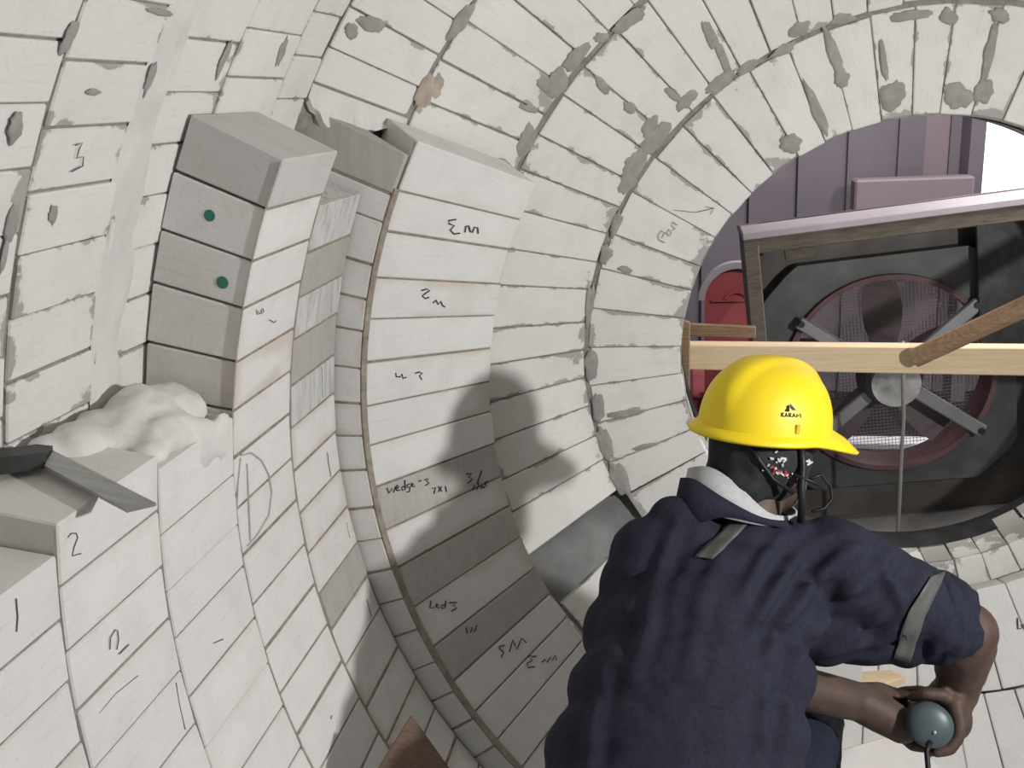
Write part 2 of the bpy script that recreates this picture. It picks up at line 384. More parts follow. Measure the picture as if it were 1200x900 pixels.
# tapered ring of the dished end
WA, WB = (1.846, 1.217), (2.075, .997)
PW = dp(WA, WB, .128)
wj = ext([60.9, 65.8, 69.7, 74.2, 78.3, 82.6, 87, 91.1, 95.5, 100.2, 104.4, 109, 113.9, 118.2, 122.3, 126.2], None, 150, 4.2)
WED = ring(PW, wj, 'brick_stained', wall_inner, {0: 'brick_inner', 1: 'brick_inner', 2: 'brick_inner', 4: 'brick_inner', 7: 'brick_inner', 8: 'brick_grey', 10: 'brick_grey', 12: 'brick_grey'}, gap=.0045, ggap=.003, jit=.002)
specs.append((PW, wj[-1], 222, 4.2))
revolve('mortar', [(WA[0] + .003, WA[1] + .004), (WB[0] + .003, WB[1] + .004)], 61.2, 222, 'mortar_brown', wall_inner)
# the two innermost rings are laid only along the bottom
IA, IB = (2.24, .80), (2.335, .575)
PI2, PI1 = dp(WB, IA, .12), dp(IA, IB, .12)
ring(PI2, ext([151], None, 214, 5.0), 'brick_inner', wall_inner, gap=.003, ggap=.004)
i1 = ext([152], None, 222, 7.0); ring(PI1, i1, 'brick_inner', wall_inner, gap=.003, ggap=.004)
stuff_bricks(specs, 'brick_inner', wall_inner)

# plaster strip trowelled over the outer bricks beside the stack
V = []; Fc = []; n = 46; m = 8
for k in range(n + 1):
    ph = 53 + 27 * k / n
    y0 = 1.208 + .010 * noise.noise(Vector((ph * .5, 0, 0))) + (.01 if ph > 68 else 0)
    y1 = 1.285 + .022 * noise.noise(Vector((ph * .23, 5, 0))) + .018 * min(1, max(0, (ph - 60) / 12))
    for j in range(m + 1):
        s = j / m; y = y0 + (y1 - y0) * s
        h = .006 * (math.sin(math.pi * s) ** .5) * (1 + .5 * noise.noise(Vector((ph * .4, s * 3, 9)))) - .002
        V.append(pol(RO - h, ph, y))
for k in range(n):
    for j in range(m): a = k * (m + 1) + j; Fc.append((a, a + 1, a + m + 2, a + m + 1))
pm(V, Fc, 'plaster_strip', 'plaster', wall_left, True)

# ------------------------------------------------------------------ blobs: union of rounded pieces -> one continuous skin
def elli(bm, c, r, rot=None, sub=3):
    m = Matrix.Translation(Vector(tuple(map(float, c)))) @ (rot.to_4x4() if rot is not None else Matrix()) @ Matrix.Diagonal((r[0], r[1], r[2], 1))
    bmesh.ops.create_icosphere(bm, subdivisions=sub, radius=1, matrix=m)
def caps(bm, a, ra, b, rb, n=14):
    a = Vector(tuple(map(float, a))); b = Vector(tuple(map(float, b)))
    elli(bm, a, (ra,) * 3, None, 2 if ra < .02 else 3); elli(bm, b, (rb,) * 3, None, 2 if rb < .02 else 3)
    d = b - a; L = d.length
    if L < 1e-5: return
    q = d.to_track_quat('Z', 'Y').to_matrix().to_4x4()
    bmesh.ops.create_cone(bm, cap_ends=True, segments=n, radius1=ra, radius2=rb, depth=L, matrix=Matrix.Translation((a + b) / 2) @ q)
def chain(bm, pts):
    for (a, ra), (b, rb) in zip(pts, pts[1:]): caps(bm, a, ra, b, rb)
def remesh(bm, voxel, smooth=4, fac=.5):
    me = bpy.data.meshes.new('tmp'); bm.to_mesh(me); bm.free()
    o = bpy.data.objects.new('tmp', me); COL.objects.link(o)
    r = o.modifiers.new('r', 'REMESH'); r.mode = 'VOXEL'; r.voxel_size = voxel
    if smooth: s = o.modifiers.new('s', 'SMOOTH'); s.factor = fac; s.iterations = smooth
    dg = bpy.context.evaluated_depsgraph_get(); res = bpy.data.meshes.new_from_object(o.evaluated_get(dg))
    bpy.data.objects.remove(o); bpy.data.meshes.remove(me); return res
def displace(me, fn):
    no = [v.normal.copy() for v in me.vertices]
    for v, n_ in zip(me.vertices, no): v.co += n_ * fn(v.co)
    me.update()
def bvh_of(o):
    me = o.data; mw = o.matrix_world
    return BVHTree.FromPolygons([mw @ v.co for v in me.vertices], [tuple(p.vertices) for p in me.polygons])
def hit(bvh, p, off):
    r = Vector(ray(p)).normalized(); loc, no, _, _ = bvh.ray_cast(Vector(CAM), r)
    if loc is None: return None
    if no.dot(r) > 0: no = -no
    return np.array(loc + no * off)
def ribbon(name, lines, surf, mat, parent, width=.0026, off=.0012):
    """pen strokes laid on a surface"""
    V, Fc = [], []
    for ln in lines:
        pts = []
        for a, b in zip(ln, ln[1:]):
            k = max(1, int(math.hypot(b[0] - a[0], b[1] - a[1]) / 6))
            pts += [(a[0] + (b[0] - a[0]) * i / k, a[1] + (b[1] - a[1]) * i / k) for i in range(k)]
        pts.append(ln[-1])
        X = [surf(p) for p in pts]; X = [x for x in X if x is not None]
        if len(X) < 2: continue
        i0 = len(V)
        for i, x in enumerate(X):
            t = X[min(i + 1, len(X) - 1)] - X[max(i - 1, 0)]; view = CAM - x; view /= np.linalg.norm(view)
            sd = np.cross(t, view); sd /= (np.linalg.norm(sd) + 1e-9)
            p = x + view * off
            V += [p + sd * width / 2, p - sd * width / 2]
        for i in range(len(X) - 1): a = i0 + 2 * i; Fc.append((a, a + 1, a + 3, a + 2))
    if not V: return None
    o = pm(V, Fc, name, mat, parent); o.matrix_parent_inverse = parent.matrix_world.inverted(); return o

# ------------------------------------------------------------------ handwriting on the bricks
def Z(ox, oy, s, *lines): return [[(ox + x / s, oy + y / s) for x, y in ln] for ln in lines]
sW = lambda p: on_profile(p, WA, WB)
sI = lambda p: on_profile(p, (0, RI - .0008), (1, RI - .0008))
sO = lambda p: on_profile(p, (0, RO - .001), (1, RO - .001))
sH = lambda p: on_profile(p, (J2[0], J2[1] - .003), (JH[0], JH[1] - .003))
sI1 = lambda p: on_profile(p, IA, IB)
marks = [
 (sW, Z(300, 225, 4, [(940, 128), (903, 135), (908, 150), (930, 158), (912, 178), (930, 197), (958, 193)], [(980, 190), (985, 162), (998, 158), (1006, 186), (1015, 190), (1025, 165), (1040, 168), (1042, 196)])),
 (sW, Z(300, 225, 4, [(775, 462), (800, 455), (815, 462), (795, 475), (780, 487), (795, 500), (812, 493)], [(830, 520), (845, 507), (855, 527), (868, 512), (874, 532), (887, 540)])),
 (sW, Z(300, 225, 4, [(655, 848), (658, 866), (676, 866), (684, 852), (690, 874), (706, 868)], [(745, 850), (765, 844), (780, 850), (766, 862), (778, 880)])),
 (sW, Z(300, 450, 4, [(615, 488), (624, 512), (638, 490), (646, 508), (655, 480)], [(658, 492), (670, 482), (662, 474), (656, 488), (662, 500), (676, 496)], [(700, 478), (684, 484), (686, 498), (700, 494), (698, 450)],
    [(722, 468), (708, 474), (710, 486), (722, 482), (720, 504), (706, 506)], [(728, 478), (740, 468), (730, 464), (728, 480), (746, 480)], [(762, 456), (776, 452)], [(790, 450), (808, 444), (800, 456), (812, 464), (794, 476)])),
 (sW, Z(300, 450, 4, [(825, 490), (842, 485), (834, 515)], [(855, 480), (872, 504)], [(870, 480), (855, 506)], [(888, 478), (893, 506)])),
 (sW, Z(300, 450, 4, [(985, 422), (1012, 420), (998, 436), (1015, 446), (992, 466)], [(1058, 405), (1036, 470)], [(1016, 498), (1024, 470), (1038, 496), (1044, 464)], [(1052, 482), (1060, 472), (1066, 482), (1056, 490), (1052, 482)], [(1086, 455), (1070, 464), (1080, 476), (1066, 488)])),
 (sW, Z(300, 675, 4, [(820, 115), (815, 150), (836, 148)], [(842, 142), (856, 134), (848, 128), (842, 144), (860, 150)], [(885, 134), (868, 140), (870, 152), (886, 148), (890, 115)], [(905, 125), (942, 124), (925, 140), (942, 150), (915, 166)])),
 (sW, Z(300, 675, 4, [(985, 242), (990, 270)], [(1006, 266), (1012, 240), (1026, 262), (1035, 230)])),
 (sW, Z(300, 675, 4, [(1166, 325), (1140, 330), (1143, 345), (1160, 356), (1150, 382)])),
 (sW, [[(597, 764), (601, 750), (606, 761), (611, 748), (617, 753)]]),
 (sW, Z(600, 675, 4, [(115, 378), (75, 375), (96, 395), (70, 410), (76, 430), (108, 424)], [(140, 405), (155, 390), (165, 405), (180, 380), (190, 396), (204, 370), (208, 396)])),
 (sI, Z(0, 450, 4, [(318, 720), (334, 700), (358, 700), (364, 720), (346, 768), (340, 806), (382, 794)])),
 (sI, Z(0, 675, 4, [(515, 345), (518, 290), (540, 252), (552, 256), (556, 300), (548, 345)], [(560, 366), (606, 320)])),
 (sI, Z(0, 675, 4, [(465, 642), (540, 552), (648, 465)])),
 (sI, Z(0, 675, 4, [(825, 500), (840, 600), (868, 720)])), (sI, Z(0, 675, 4, [(1000, 315), (1048, 295)])),
 (sI, Z(0, 675, 4, [(76, 105), (83, 190), (78, 262)])),
 (sI, Z(300, 225, 4, [(3, 552), (6, 574), (20, 570), (12, 560)], [(30, 545), (38, 560), (28, 570), (24, 552)], [(64, 600), (88, 612), (95, 602)])),
 (sI, Z(300, 450, 4, [(335, 320), (340, 370), (352, 435)])), (sI, Z(300, 450, 4, [(425, 650), (432, 690), (440, 722)])),
 (sI, Z(300, 675, 4, [(520, 108), (530, 150), (542, 192)])), (sI, [[(377, 430), (378, 466)]]),
 (sI, Z(300, 675, 4, [(356, 652), (352, 672)])),
 (sO, Z(0, 0, 4, [(352, 682), (386, 670), (370, 702), (360, 742), (392, 734), (388, 778), (334, 806)])),
 (sH, Z(600, 225, 4, [(718, 238), (690, 226), (684, 206), (700, 182), (716, 192), (702, 216)], [(724, 194), (734, 176), (748, 190), (738, 206), (724, 194)], [(775, 156), (755, 140), (748, 158), (766, 172), (752, 180)])),
 (sH, Z(600, 225, 4, [(760, 85), (860, 96), (948, 76)], [(908, 70), (948, 76), (930, 106)])),
 (sI1, Z(900, 675, 4, [(1170, 196), (1172, 248), (1188, 246)], [(1188, 226), (1193, 246), (1200, 226), (1208, 246), (1214, 224)])),
]
for sf, ls in marks: ribbon('pen_mark', ls, sf, 'ink' if sf in (sW, sI1) else 'ink_faint', wall_inner if sf in (sW, sI, sI1) else (wall_left if sf is sO else wall_back), .0028 if sf in (sW, sI1) else .0017, .0038 if sf in (sW, sH, sI1) else .0022)
ribbon('pencil_loop', Z(0, 400, 3, [(850, 400), (885, 392), (920, 420), (945, 470), (955, 530), (945, 610), (905, 680), (870, 720)], [(846, 410), (836, 500), (832, 600)], [(868, 430), (874, 560), (880, 700)]), sI, 'pencil', wall_inner, .003)
# green spots on the front of the stack (front plane of ring 6)
for (cx, cy, rx) in ((246, 252.5, 7.4), (261, 331, 8.0)):
    c = atY(cx, cy, YI[6] + .0049); bm = bmesh.new(); r = rx * c[1] / F * 1.02
    bmesh.ops.create_cone(bm, cap_ends=True, segments=20, radius1=r, radius2=r * .97, depth=.002, matrix=Matrix.Translation(Vector(c.tolist()) - Vector((0, .001, 0))) @ Matrix.Rotation(math.pi / 2, 4, 'X'))
    bobj('green_spot', bm, 'green_paint', wall_inner)
for k in range(5):     # the five stacked bricks show duller fronts
    INNER[6][k]['label'] = 'brick of the free-standing stack with a dull front face'
# ------------------------------------------------------------------ white mortar heap under the stack
bm = bmesh.new()
for (y, R, ph, a, b, c) in ((1.07, 1.40, 80.3, .05, .03, .030), (1.12, 1.385, 80.2, .06, .045, .034), (1.19, 1.375, 80.2, .07, .055, .036), (1.26, 1.37, 80.1, .07, .055, .042), (1.315, 1.36, 80.3, .04, .06, .040),
                            (1.22, 1.32, 80.4, .07, .04, .030), (1.27, 1.285, 81.6, .04, .016, .040), (1.325, 1.278, 81.9, .03, .011, .045), (1.16, 1.31, 80.5, .035, .03, .018)):
    elli(bm, pol(R, ph, y), (c, a, b), Matrix.Rotation(-math.radians(ph), 3, 'Y'))
me = remesh(bm, .007, 5)
displace(me, lambda p: .008 * noise.noise(p * 15) + .004 * noise.noise(p * 40) + .002 * noise.noise(p * 110))
tag(mobj('mortar_heap', me, 'lump_white', None, True), 'rough white mortar heap squeezed under the stack with the green spots', 'mortar')
# torn brick end above the grey block
V = []; Fc = []; n = 18
for k in range(n + 1):
    q = k / n; y = J5[0] + .004 + (J4[0] - J5[0] - .006) * q; R = J5[1] + (J4[1] - J5[1]) * q
    pm_ = 62.6 + 1.3 * math.sin(q * 5.0 + .4) + 1.1 * noise.cell(Vector((q * 6.3, 4, 1))) + .5 * noise.noise(Vector((q * 25, 2, 7)))
    pr = .012 + .016 * math.sin(q * 3.1) + .006 * noise.noise(Vector((q * 11, 8, 2)))
    for (ph, o_) in ((60.55, 0), (61.6, .35 * pr), (pm_ - .4, pr), (pm_, pr * .4), (pm_ - .5, -.10), (60.55, -.10)): V.append(pol(R - o_ * .7, ph, y - o_ * .6))
for k in range(n):
    for j in range(6): Fc.append((k * 6 + j, k * 6 + (j + 1) % 6, (k + 1) * 6 + (j + 1) % 6, (k + 1) * 6 + j))
Fc += [tuple(range(6)), tuple(range(n * 6, n * 6 + 6))[::-1]]
pm(V, Fc, 'broken_brick_end', 'plaster', wall_back)
# mortar smeared over joints and faces, as trowelled
simple('smear_grey', (.36, .35, .325), .95, .12, 40, .5)
simple('smear_brown', (.50, .43, .36), .95, .18, 30, .4)
sR3 = lambda p: on_profile(p, J4, J3); sR2 = lambda p: on_profile(p, J3, J2); sR4 = lambda p: on_profile(p, J5, J4)
def dome_surf(p):
    for f_, (y0, y1) in ((sR4, (1.80, 1.98)), (sR3, (1.98, 2.25)), (sR2, (2.25, 2.453)), (sH, (2.453, 2.51))):
        X = f_(p)
        if X is not None and y0 - 1e-3 <= X[1] <= y1 + 1e-3: return X
    return None
def smear(cx, cy, rx, ry, ang, surf, parent, mat='smear_grey', off=.0045):
    N = 26; sd = cx * .37 + cy * .11; ca, sa = math.cos(math.radians(ang)), math.sin(math.radians(ang)); rim = []
    for k in range(N):
        a_ = 2 * math.pi * k / N; q = 1 + .38 * noise.noise(Vector((math.cos(a_) * 1.6, math.sin(a_) * 1.6, sd))) + .22 * noise.noise(Vector((math.cos(a_) * 5, math.sin(a_) * 5, sd)))
        x, y = rx * q * math.cos(a_), ry * q * math.sin(a_); rim.append((cx + x * ca - y * sa, cy + x * sa + y * ca))
    V = []; Fc = []
    for fr, of_ in ((1, 0.0), (.86, off), (.45, off * 1.1)):
        for p in rim:
            X = surf((cx + (p[0] - cx) * fr, cy + (p[1] - cy) * fr))
            if X is None: return
            n_ = CAM - X; n_ /= np.linalg.norm(n_); V.append(X + n_ * of_)
    X = surf((cx, cy)); n_ = CAM - X; V.append(X + n_ / np.linalg.norm(n_) * off * 1.1)
    for j in range(2):
        for k in range(N): Fc.append((j * N + k, j * N + (k + 1) % N, (j + 1) * N + (k + 1) % N, (j + 1) * N + k))
    for k in range(N): Fc.append((2 * N + k, 2 * N + (k + 1) % N, 3 * N))
    return pm(V, Fc, 'mortar_smear', mat, parent, True)
for q_ in ((652, 98, 11, 20, 25), (640, 100, 13, 8, 20), (617, 165, 9, 20, 25), (738, 24, 24, 9, -32), (704, 44, 9, 7, 0), (676, 66, 9, 22, 40), (768, 162, 26, 11, -50), (744, 192, 12, 22, 35), (762, 150, 9, 14, 30), (735, 214, 9, 16, 30), (804, 118, 16, 8, -42),
           (842, 98, 22, 8, -40), (878, 78, 18, 6, -30), (918, 58, 16, 6, -28), (701, 478, 8, 18, 0), (708, 520, 9, 20, -20), (726, 560, 9, 24, -28), (691, 355, 5, 26, 6), (692, 428, 8, 22, 0), (710, 298, 7, 12, 15), (722, 262, 6, 16, 20), (733, 316, 9, 4, 15), (735, 484, 22, 5, -10),
           (757, 523, 16, 3, -14), (978, 66, 7, 34, -18), (986, 92, 9, 12, 0), (1046, 112, 13, 18, 10), (1036, 72, 4, 26, -8), (1122, 112, 16, 15, -10), (1160, 60, 6, 34, 12), (1152, 108, 12, 15, 20), (957, 128, 7, 30, -22), (926, 168, 14, 12, 0), (1068, 18, 26, 7, -6), (1112, 20, 10, 10, 0),
           (1172, 18, 12, 8, 20), (936, 34, 14, 9, -30), (988, 22, 16, 6, -14), (846, 66, 5, 26, -22), (832, 42, 7, 18, -20), (738, 126, 9, 7, 20), (706, 100, 6, 14, -40), (790, 112, 14, 5, 40), (608, 215, 6, 14, 20), (588, 190, 16, 4, 22), (434, 28, 18, 10, 20), (412, 36, 9, 10, 0), (540, 26, 26, 8, -58), (620, 127, 12, 5, 15)):
    smear(*q_, dome_surf, wall_back)
smear(498, 108, 10, 22, 18, dome_surf, wall_back, 'smear_brown'); smear(512, 100, 9, 14, 10, dome_surf, wall_back, 'smear_brown', .002); smear(560, 182, 26, 4, 24, dome_surf, wall_back, 'smear_brown')
for q_ in ((80, 46, 7, 22, 22), (176, 92, 5, 24, 20), (14, 262, 7, 26, 12), (18, 150, 9, 17, 20), (62, 252, 6, 13, 5), (110, 108, 9, 4, 0), (188, 14, 14, 4, 10), (262, 70, 4, 24, 22), (5, 300, 4, 20, 10), (330, 62, 4, 20, 20)):
    smear(*q_, sO, wall_left)
# ------------------------------------------------------------------ steel try square on the ledge
sq = empty('try_square', tuple(on_radial((60, 540), 79.6)))
def prism_px(pts, ph0, th, name, mat, parent):
    a = math.radians(ph0); n_ = np.array([math.cos(a), 0, math.sin(a)])
    if n_[2] < 0: n_ = -n_
    b = [on_radial(p, ph0) for p in pts]; t = [x + n_ * th for x in b]; k = len(pts)
    base = np.array(parent.location)
    V = [x - base for x in b + t]; Fc = [tuple(range(k))[::-1], tuple(range(k, 2 * k))] + [(i, (i + 1) % k, (i + 1) % k + k, i + k) for i in range(k)]
    o = pm(V, Fc, name, mat, parent); bm = bmesh.new(); bm.from_mesh(o.data); bmesh.ops.recalc_face_normals(bm, faces=bm.faces); bm.to_mesh(o.data); bm.free(); return o
prism_px([(62, 531), (183, 593), (149, 601), (52, 549)], 79.3, .004, 'blade', 'steel', sq)
prism_px([(-40, 541), (43, 529), (62, 531), (52, 545), (-40, 556)], 79.35, .010, 'stock', 'dark_steel', sq)
prism_px([(-40, 551), (50, 540), (54, 549), (-40, 562)], 79.5, .022, 'stock_lip', 'dark_steel', sq)
tag(sq, 'steel try square lying on the white brick ledge', 'try square')

# ------------------------------------------------------------------ outside the opening
far = tag(empty('wall_front'), 'mauve corrugated sheet wall of the workshop beyond the opening', kind='structure')
YW = 5.5; x = -2.6; k = 0
while x < .86:
    wd = .125; dep = .03 if k % 2 else 0
    m_ = 'sheet_pale' if .62 < x < .76 else 'sheet'
    bobj('panel', box_bm((x + wd / 2, YW - dep / 2 + .02, .6), wd + .001, .03 + dep, 3.6), m_, far); x += wd; k += 1
bobj('corner_post', box_bm((.86, YW - .1, .6), .07, .2, 3.6), 'sheet', far)
bobj('lower_panel', box_bm((1.9, YW + .02, -.9), 2.0, .04, 1.4), 'sheet', far)
em = NT('daylight'); em.b.inputs['Emission Color'].default_value = (.95, .97, 1, 1); em.b.inputs['Emission Strength'].default_value = 1.6
tag(bobj('window_1', box_bm((1.9, YW + .02, 1.1), 2.0, .02, 2.6), 'daylight'), 'bright daylit window bay beside the corrugated wall', kind='structure')
simple('gap_light_white', (.80, .78, .80), .7, .05, 4, 0)
q_ = atY(1042, 519, 4.3)
tag(bobj('gap_light_bar', box_bm(tuple(q_), .75, .10, .03, None, .004), 'gap_light_white'), 'white bar added for the light showing low behind the fan', kind='structure')  # added white bar in place of bright light through the grille
tag(bobj('trim_1', box_bm((.55, YW - .25, .115), .56, .14, .16, None, .01), 'sheet_pale'), 'pale mauve ledge in front of the corrugated wall', kind='structure')
tag(bobj('wall_right', box_bm((-2.65, 4.2, .6), .05, 2.7, 3.6), 'sheet'), 'side sheet wall of the workshop', kind='structure')
tag(bobj('floor', box_bm((.3, 4.35, -1.02), 6.0, 2.9, .06), 'dark_floor'), 'dark workshop floor beyond the opening', kind='structure')
tag(bobj('ceiling', box_bm((-.2, 4.3, 2.45), 5.0, 2.7, .06), 'sheet'), 'unseen workshop roof beyond the opening, added to shade it', kind='structure')  # out of view, added to keep the workshop dim
# fan in its sheet housing, leaning a little to one side
FX, FY, FZ = .170, 3.28, -.245
fan = empty('duct_fan', (FX, FY, FZ)); TILT = math.radians(-6.0); fan.rotation_euler = (0, TILT, 0)
HW, TOPZ, BOTZ, YF = .515, .525, -.535, -.27
def fb(name, c, s, mat, bev=.003, rot=None): return bobj(name, box_bm(c, s[0], s[1], s[2], rot, bev), mat, fan)
fb('top_panel', (0, YF + .045, TOPZ + .012), (2 * HW, .17, .022), 'box_top'); fb('roof_panel', (0, YF / 2 + .07, TOPZ - .004), (2 * HW, -YF - .02, .012), 'box_steel')
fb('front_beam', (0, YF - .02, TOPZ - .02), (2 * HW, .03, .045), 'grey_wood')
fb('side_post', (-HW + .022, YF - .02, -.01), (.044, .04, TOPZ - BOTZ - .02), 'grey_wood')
fb('side_panel', (-HW + .01, YF / 2 + .03, 0), (.014, -YF, TOPZ - BOTZ), 'box_steel')
fb('side_panel', (HW - .01, YF / 2 + .03, 0), (.014, -YF, TOPZ - BOTZ), 'box_steel')
fb('bottom_panel', (0, YF / 2 + .02, BOTZ), (2 * HW, -YF + .06, .03), 'box_steel_lit')
fb('bottom_lip', (0, YF - .02, BOTZ + .03), (2 * HW, .025, .085), 'box_steel_lit')
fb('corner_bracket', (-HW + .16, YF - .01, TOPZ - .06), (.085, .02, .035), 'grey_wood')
fb('right_screen', (.34, -.10, .28), (.32, .012, .48), 'dark_steel')
fb('foot', (-.35, -.1, BOTZ - .11), (.08, .3, .20), 'dark_steel'); fb('foot', (.35, -.1, BOTZ - .11), (.08, .3, .20), 'dark_steel')
def plate_with_hole(name, outline, r, y0, y1, mat, parent, n=64):
    """flat plate, outer outline given as a function of angle"""
    V = []; Fc = []
    for y in (y0, y1):
        for k in range(n):
            a = 2 * math.pi * k / n; V.append((r * math.cos(a), y, r * math.sin(a)))
        for k in range(n):
            a = 2 * math.pi * k / n; R = outline(a); V.append((R * math.cos(a), y, R * math.sin(a)))
    for k in range(n):
        j = (k + 1) % n
        Fc += [(k, j, n + j, n + k), (2 * n + k, 3 * n + k, 3 * n + j, 2 * n + j), (k, 2 * n + k, 2 * n + j, j), (n + k, n + j, 3 * n + j, 3 * n + k)]
    return pm(V, Fc, name, mat, parent)
sqr = lambda hw, hz: (lambda a: min(hw / max(1e-6, abs(math.cos(a))), hz / max(1e-6, abs(math.sin(a)))))
OX = -.085        # the fan sits left of the housing's middle
fan_first = set(fan.children)
plate_with_hole('back_panel', lambda a: min((HW - .01 + (OX if math.cos(a) < 0 else -OX)) / max(1e-6, abs(math.cos(a))), .53 / max(1e-6, abs(math.sin(a)))), .33, .02, .03, 'box_steel', fan)
def octo(a):
    base = sqr(.385, .385)(a); return min(base, .475 / max(1e-6, abs(abs(math.cos(a)) * .7071 + abs(math.sin(a)) * .7071)) * .97)
plate_with_hole('fan_frame', octo, .318, -.05, .0, 'fan_grey', fan)
plate_with_hole('fan_ring', lambda a: .328, .312, -.075, .06, 'ring_red', fan)
for a in (38, 142, 218, 322):
    r = math.radians(a); p0 = Vector((.06 * math.cos(r), -.10, .06 * math.sin(r))); p1 = Vector((.345 * math.cos(r), -.085, .345 * math.sin(r)))
    c = (p0 + p1) / 2; rot = Matrix.Rotation(-r, 3, 'Y')
    o = bobj('strut', box_bm(c, (p1 - p0).length, .02, .042, rot, .004), 'strut_steel', fan)
    bm = bmesh.new(); bmesh.ops.create_cone(bm, cap_ends=True, segments=10, radius1=.012, radius2=.010, depth=.016, matrix=Matrix.Translation((.335 * math.cos(r), -.105, .335 * math.sin(r))) @ Matrix.Rotation(math.pi / 2, 4, 'X')); bobj('bolt', bm, 'dark_steel', o)
bm = bmesh.new(); bmesh.ops.create_cone(bm, cap_ends=True, segments=28, radius1=.105, radius2=.085, depth=.06, matrix=Matrix.Translation((0, -.10, 0)) @ Matrix.Rotation(math.pi / 2, 4, 'X')); hub = bobj('hub', bm, 'fan_grey', fan)
bm = bmesh.new(); bmesh.ops.create_cone(bm, cap_ends=True, segments=28, radius1=.068, radius2=.074, depth=.07, matrix=Matrix.Translation((0, -.145, 0)) @ Matrix.Rotation(math.pi / 2, 4, 'X')); bobj('motor_cap', bm, 'motor_pale', hub)
for k in range(5):
    a = 2 * math.pi * k / 5 + .3; V = []; Fc = []
    for i in range(7):
        r = .07 + .225 * i / 6; wd = .05 + .05 * math.sin(math.pi * i / 7)
        for s, yy in ((-1, -.02), (1, .035)):
            b = a + s * wd / r * .6; V.append((r * math.cos(b), yy * .8 + .01, r * math.sin(b))); V.append((r * math.cos(b), yy * .8 + .014, r * math.sin(b)))
    for i in range(6):
        q = i * 4; Fc += [(q, q + 2, q + 6, q + 4), (q + 1, q + 5, q + 7, q + 3), (q, q + 4, q + 5, q + 1), (q + 2, q + 3, q + 7, q + 6)]
    pm(V, Fc, 'fan_blade', 'fan_blade', fan)
bm = bmesh.new()
for k in range(-27, 28):
    z = k * .0115; hw_ = math.sqrt(max(0, .315 ** 2 - z * z))
    if hw_ > .02: box_bm((0, .075, z), 2 * hw_, .0014, .0014, None, 0, bm); box_bm((z, .078, 0), .0014, .0014, 2 * hw_, None, 0, bm)
tag(bobj('grille', bm, 'grille', fan), kind='stuff')
for o in fan.children:
    if o not in fan_first: o.location.x += OX
tag(fan, 'dark square-housed duct fan with four pale struts beyond the opening', 'fan')
# red chair back beyond
ch = empty('plastic_chair', (-.36, 4.0, -.99))
V = []; Fc = []; N = 20; out = [(.125, -.2)] + [(.125, .62)] + [(.125 * math.cos(math.pi * k / N), .62 + .125 * math.sin(math.pi * k / N)) for k in range(1, N)] + [(-.125, .62), (-.125, -.2)]
def slab(pts, y0, y1, name, mat, parent):
    k = len(pts); V = [(x, y0, z) for x, z in pts] + [(x, y1, z) for x, z in pts]
    o = pm(V, [tuple(range(k)), tuple(range(k, 2 * k))[::-1]] + [(i, i + k, (i + 1) % k + k, (i + 1) % k) for i in range(k)], name, mat, parent)
    bm = bmesh.new(); bm.from_mesh(o.data); bmesh.ops.recalc_face_normals(bm, faces=bm.faces); bm.to_mesh(o.data); bm.free(); return o
slab([(x, z + .22) for x, z in out], -.012, .012, 'backrest', 'red_plastic', ch)
def arch(r0, r1, cz, y0, y1, name, mat, a0=0, a1=180):
    p = [(r1 * math.cos(math.radians(a0 + (a1 - a0) * k / 20)), cz + r1 * math.sin(math.radians(a0 + (a1 - a0) * k / 20))) for k in range(21)]
    p += [(r0 * math.cos(math.radians(a1 + (a0 - a1) * k / 20)), cz + r0 * math.sin(math.radians(a1 + (a0 - a1) * k / 20))) for k in range(21)]
    slab(p, y0, y1, name, mat, ch)
arch(.126, .152, .835, -.03, .02, 'backrest_rim', 'pale_rim'); arch(.045, .056, .815, -.02, -.011, 'grip_arch', 'red_plastic', 20, 160)
bobj('grip_bar', box_bm((0, -.016, .83), .2, .008, .008), 'red_plastic', ch)
bobj('seat', box_bm((0, .19, .42), .36, .38, .03, None, .01), 'red_plastic', ch)
for sx in (-.15, .15):
    for sy in (.03, .35): bobj('leg', tube_bm([(sx, sy, .42), (sx * 1.15, sy, 0)], .017), 'red_plastic', ch)
tag(ch, 'red plastic chair with arched back left of the fan housing', 'chair')
# timbers and cord at the opening
def px_plank(name, y, pts, th, mat, label, cat, bev=.003):
    a = [atY(p[0], p[1], y) for p in pts]; b = [x + np.array([0, th, 0]) for x in a]
    c = sum(a + b) / 8; o = bobj(name, hexa_bm([x - c for x in a + b], bev), mat); o.location = tuple(c); return tag(o, label, cat)
px_plank('pine_plank', 2.73, [(790, 404), (1330, 409), (1330, 443), (790, 433)], .05, 'pine', 'pale pine plank spanning the round opening above the yellow helmet', 'plank')
px_plank('dark_board', 2.95, [(770, 378), (886, 383), (886, 397), (770, 393)], .02, 'brown_wood', 'thin dark brown board behind the pale plank, left of the fan housing', 'board')
px_plank('upright_batten', 2.712, [(797, 374), (809, 378), (808, 470), (797, 470)], .016, 'brown_wood', 'narrow upright wooden batten at the left rim of the opening', 'batten')
s0, s1 = atY(1071, 420, 2.70), atY(1290, 318, 2.55); s1 = s0 + (s1 - s0) * 1.22
bm = tube_bm([s0 - s0, (s0 + s1) / 2 - s0, s1 - s0], [.026, .0265, .027], 12); st = bobj('wooden_stick', bm, 'brown_wood', None, False); st.location = tuple(s0)
tag(st, 'rough brown wooden stick slanting across the pale plank', 'stick')
pts = [atY(*p) for p in ((1058, 400, 2.80), (1058, 440, 2.80), (1059, 490, 2.82), (1056, 540, 2.84), (1054, 590, 2.85), (1052, 622, 2.86), (1050, 660, 2.9), (1040, 690, 3.0))]
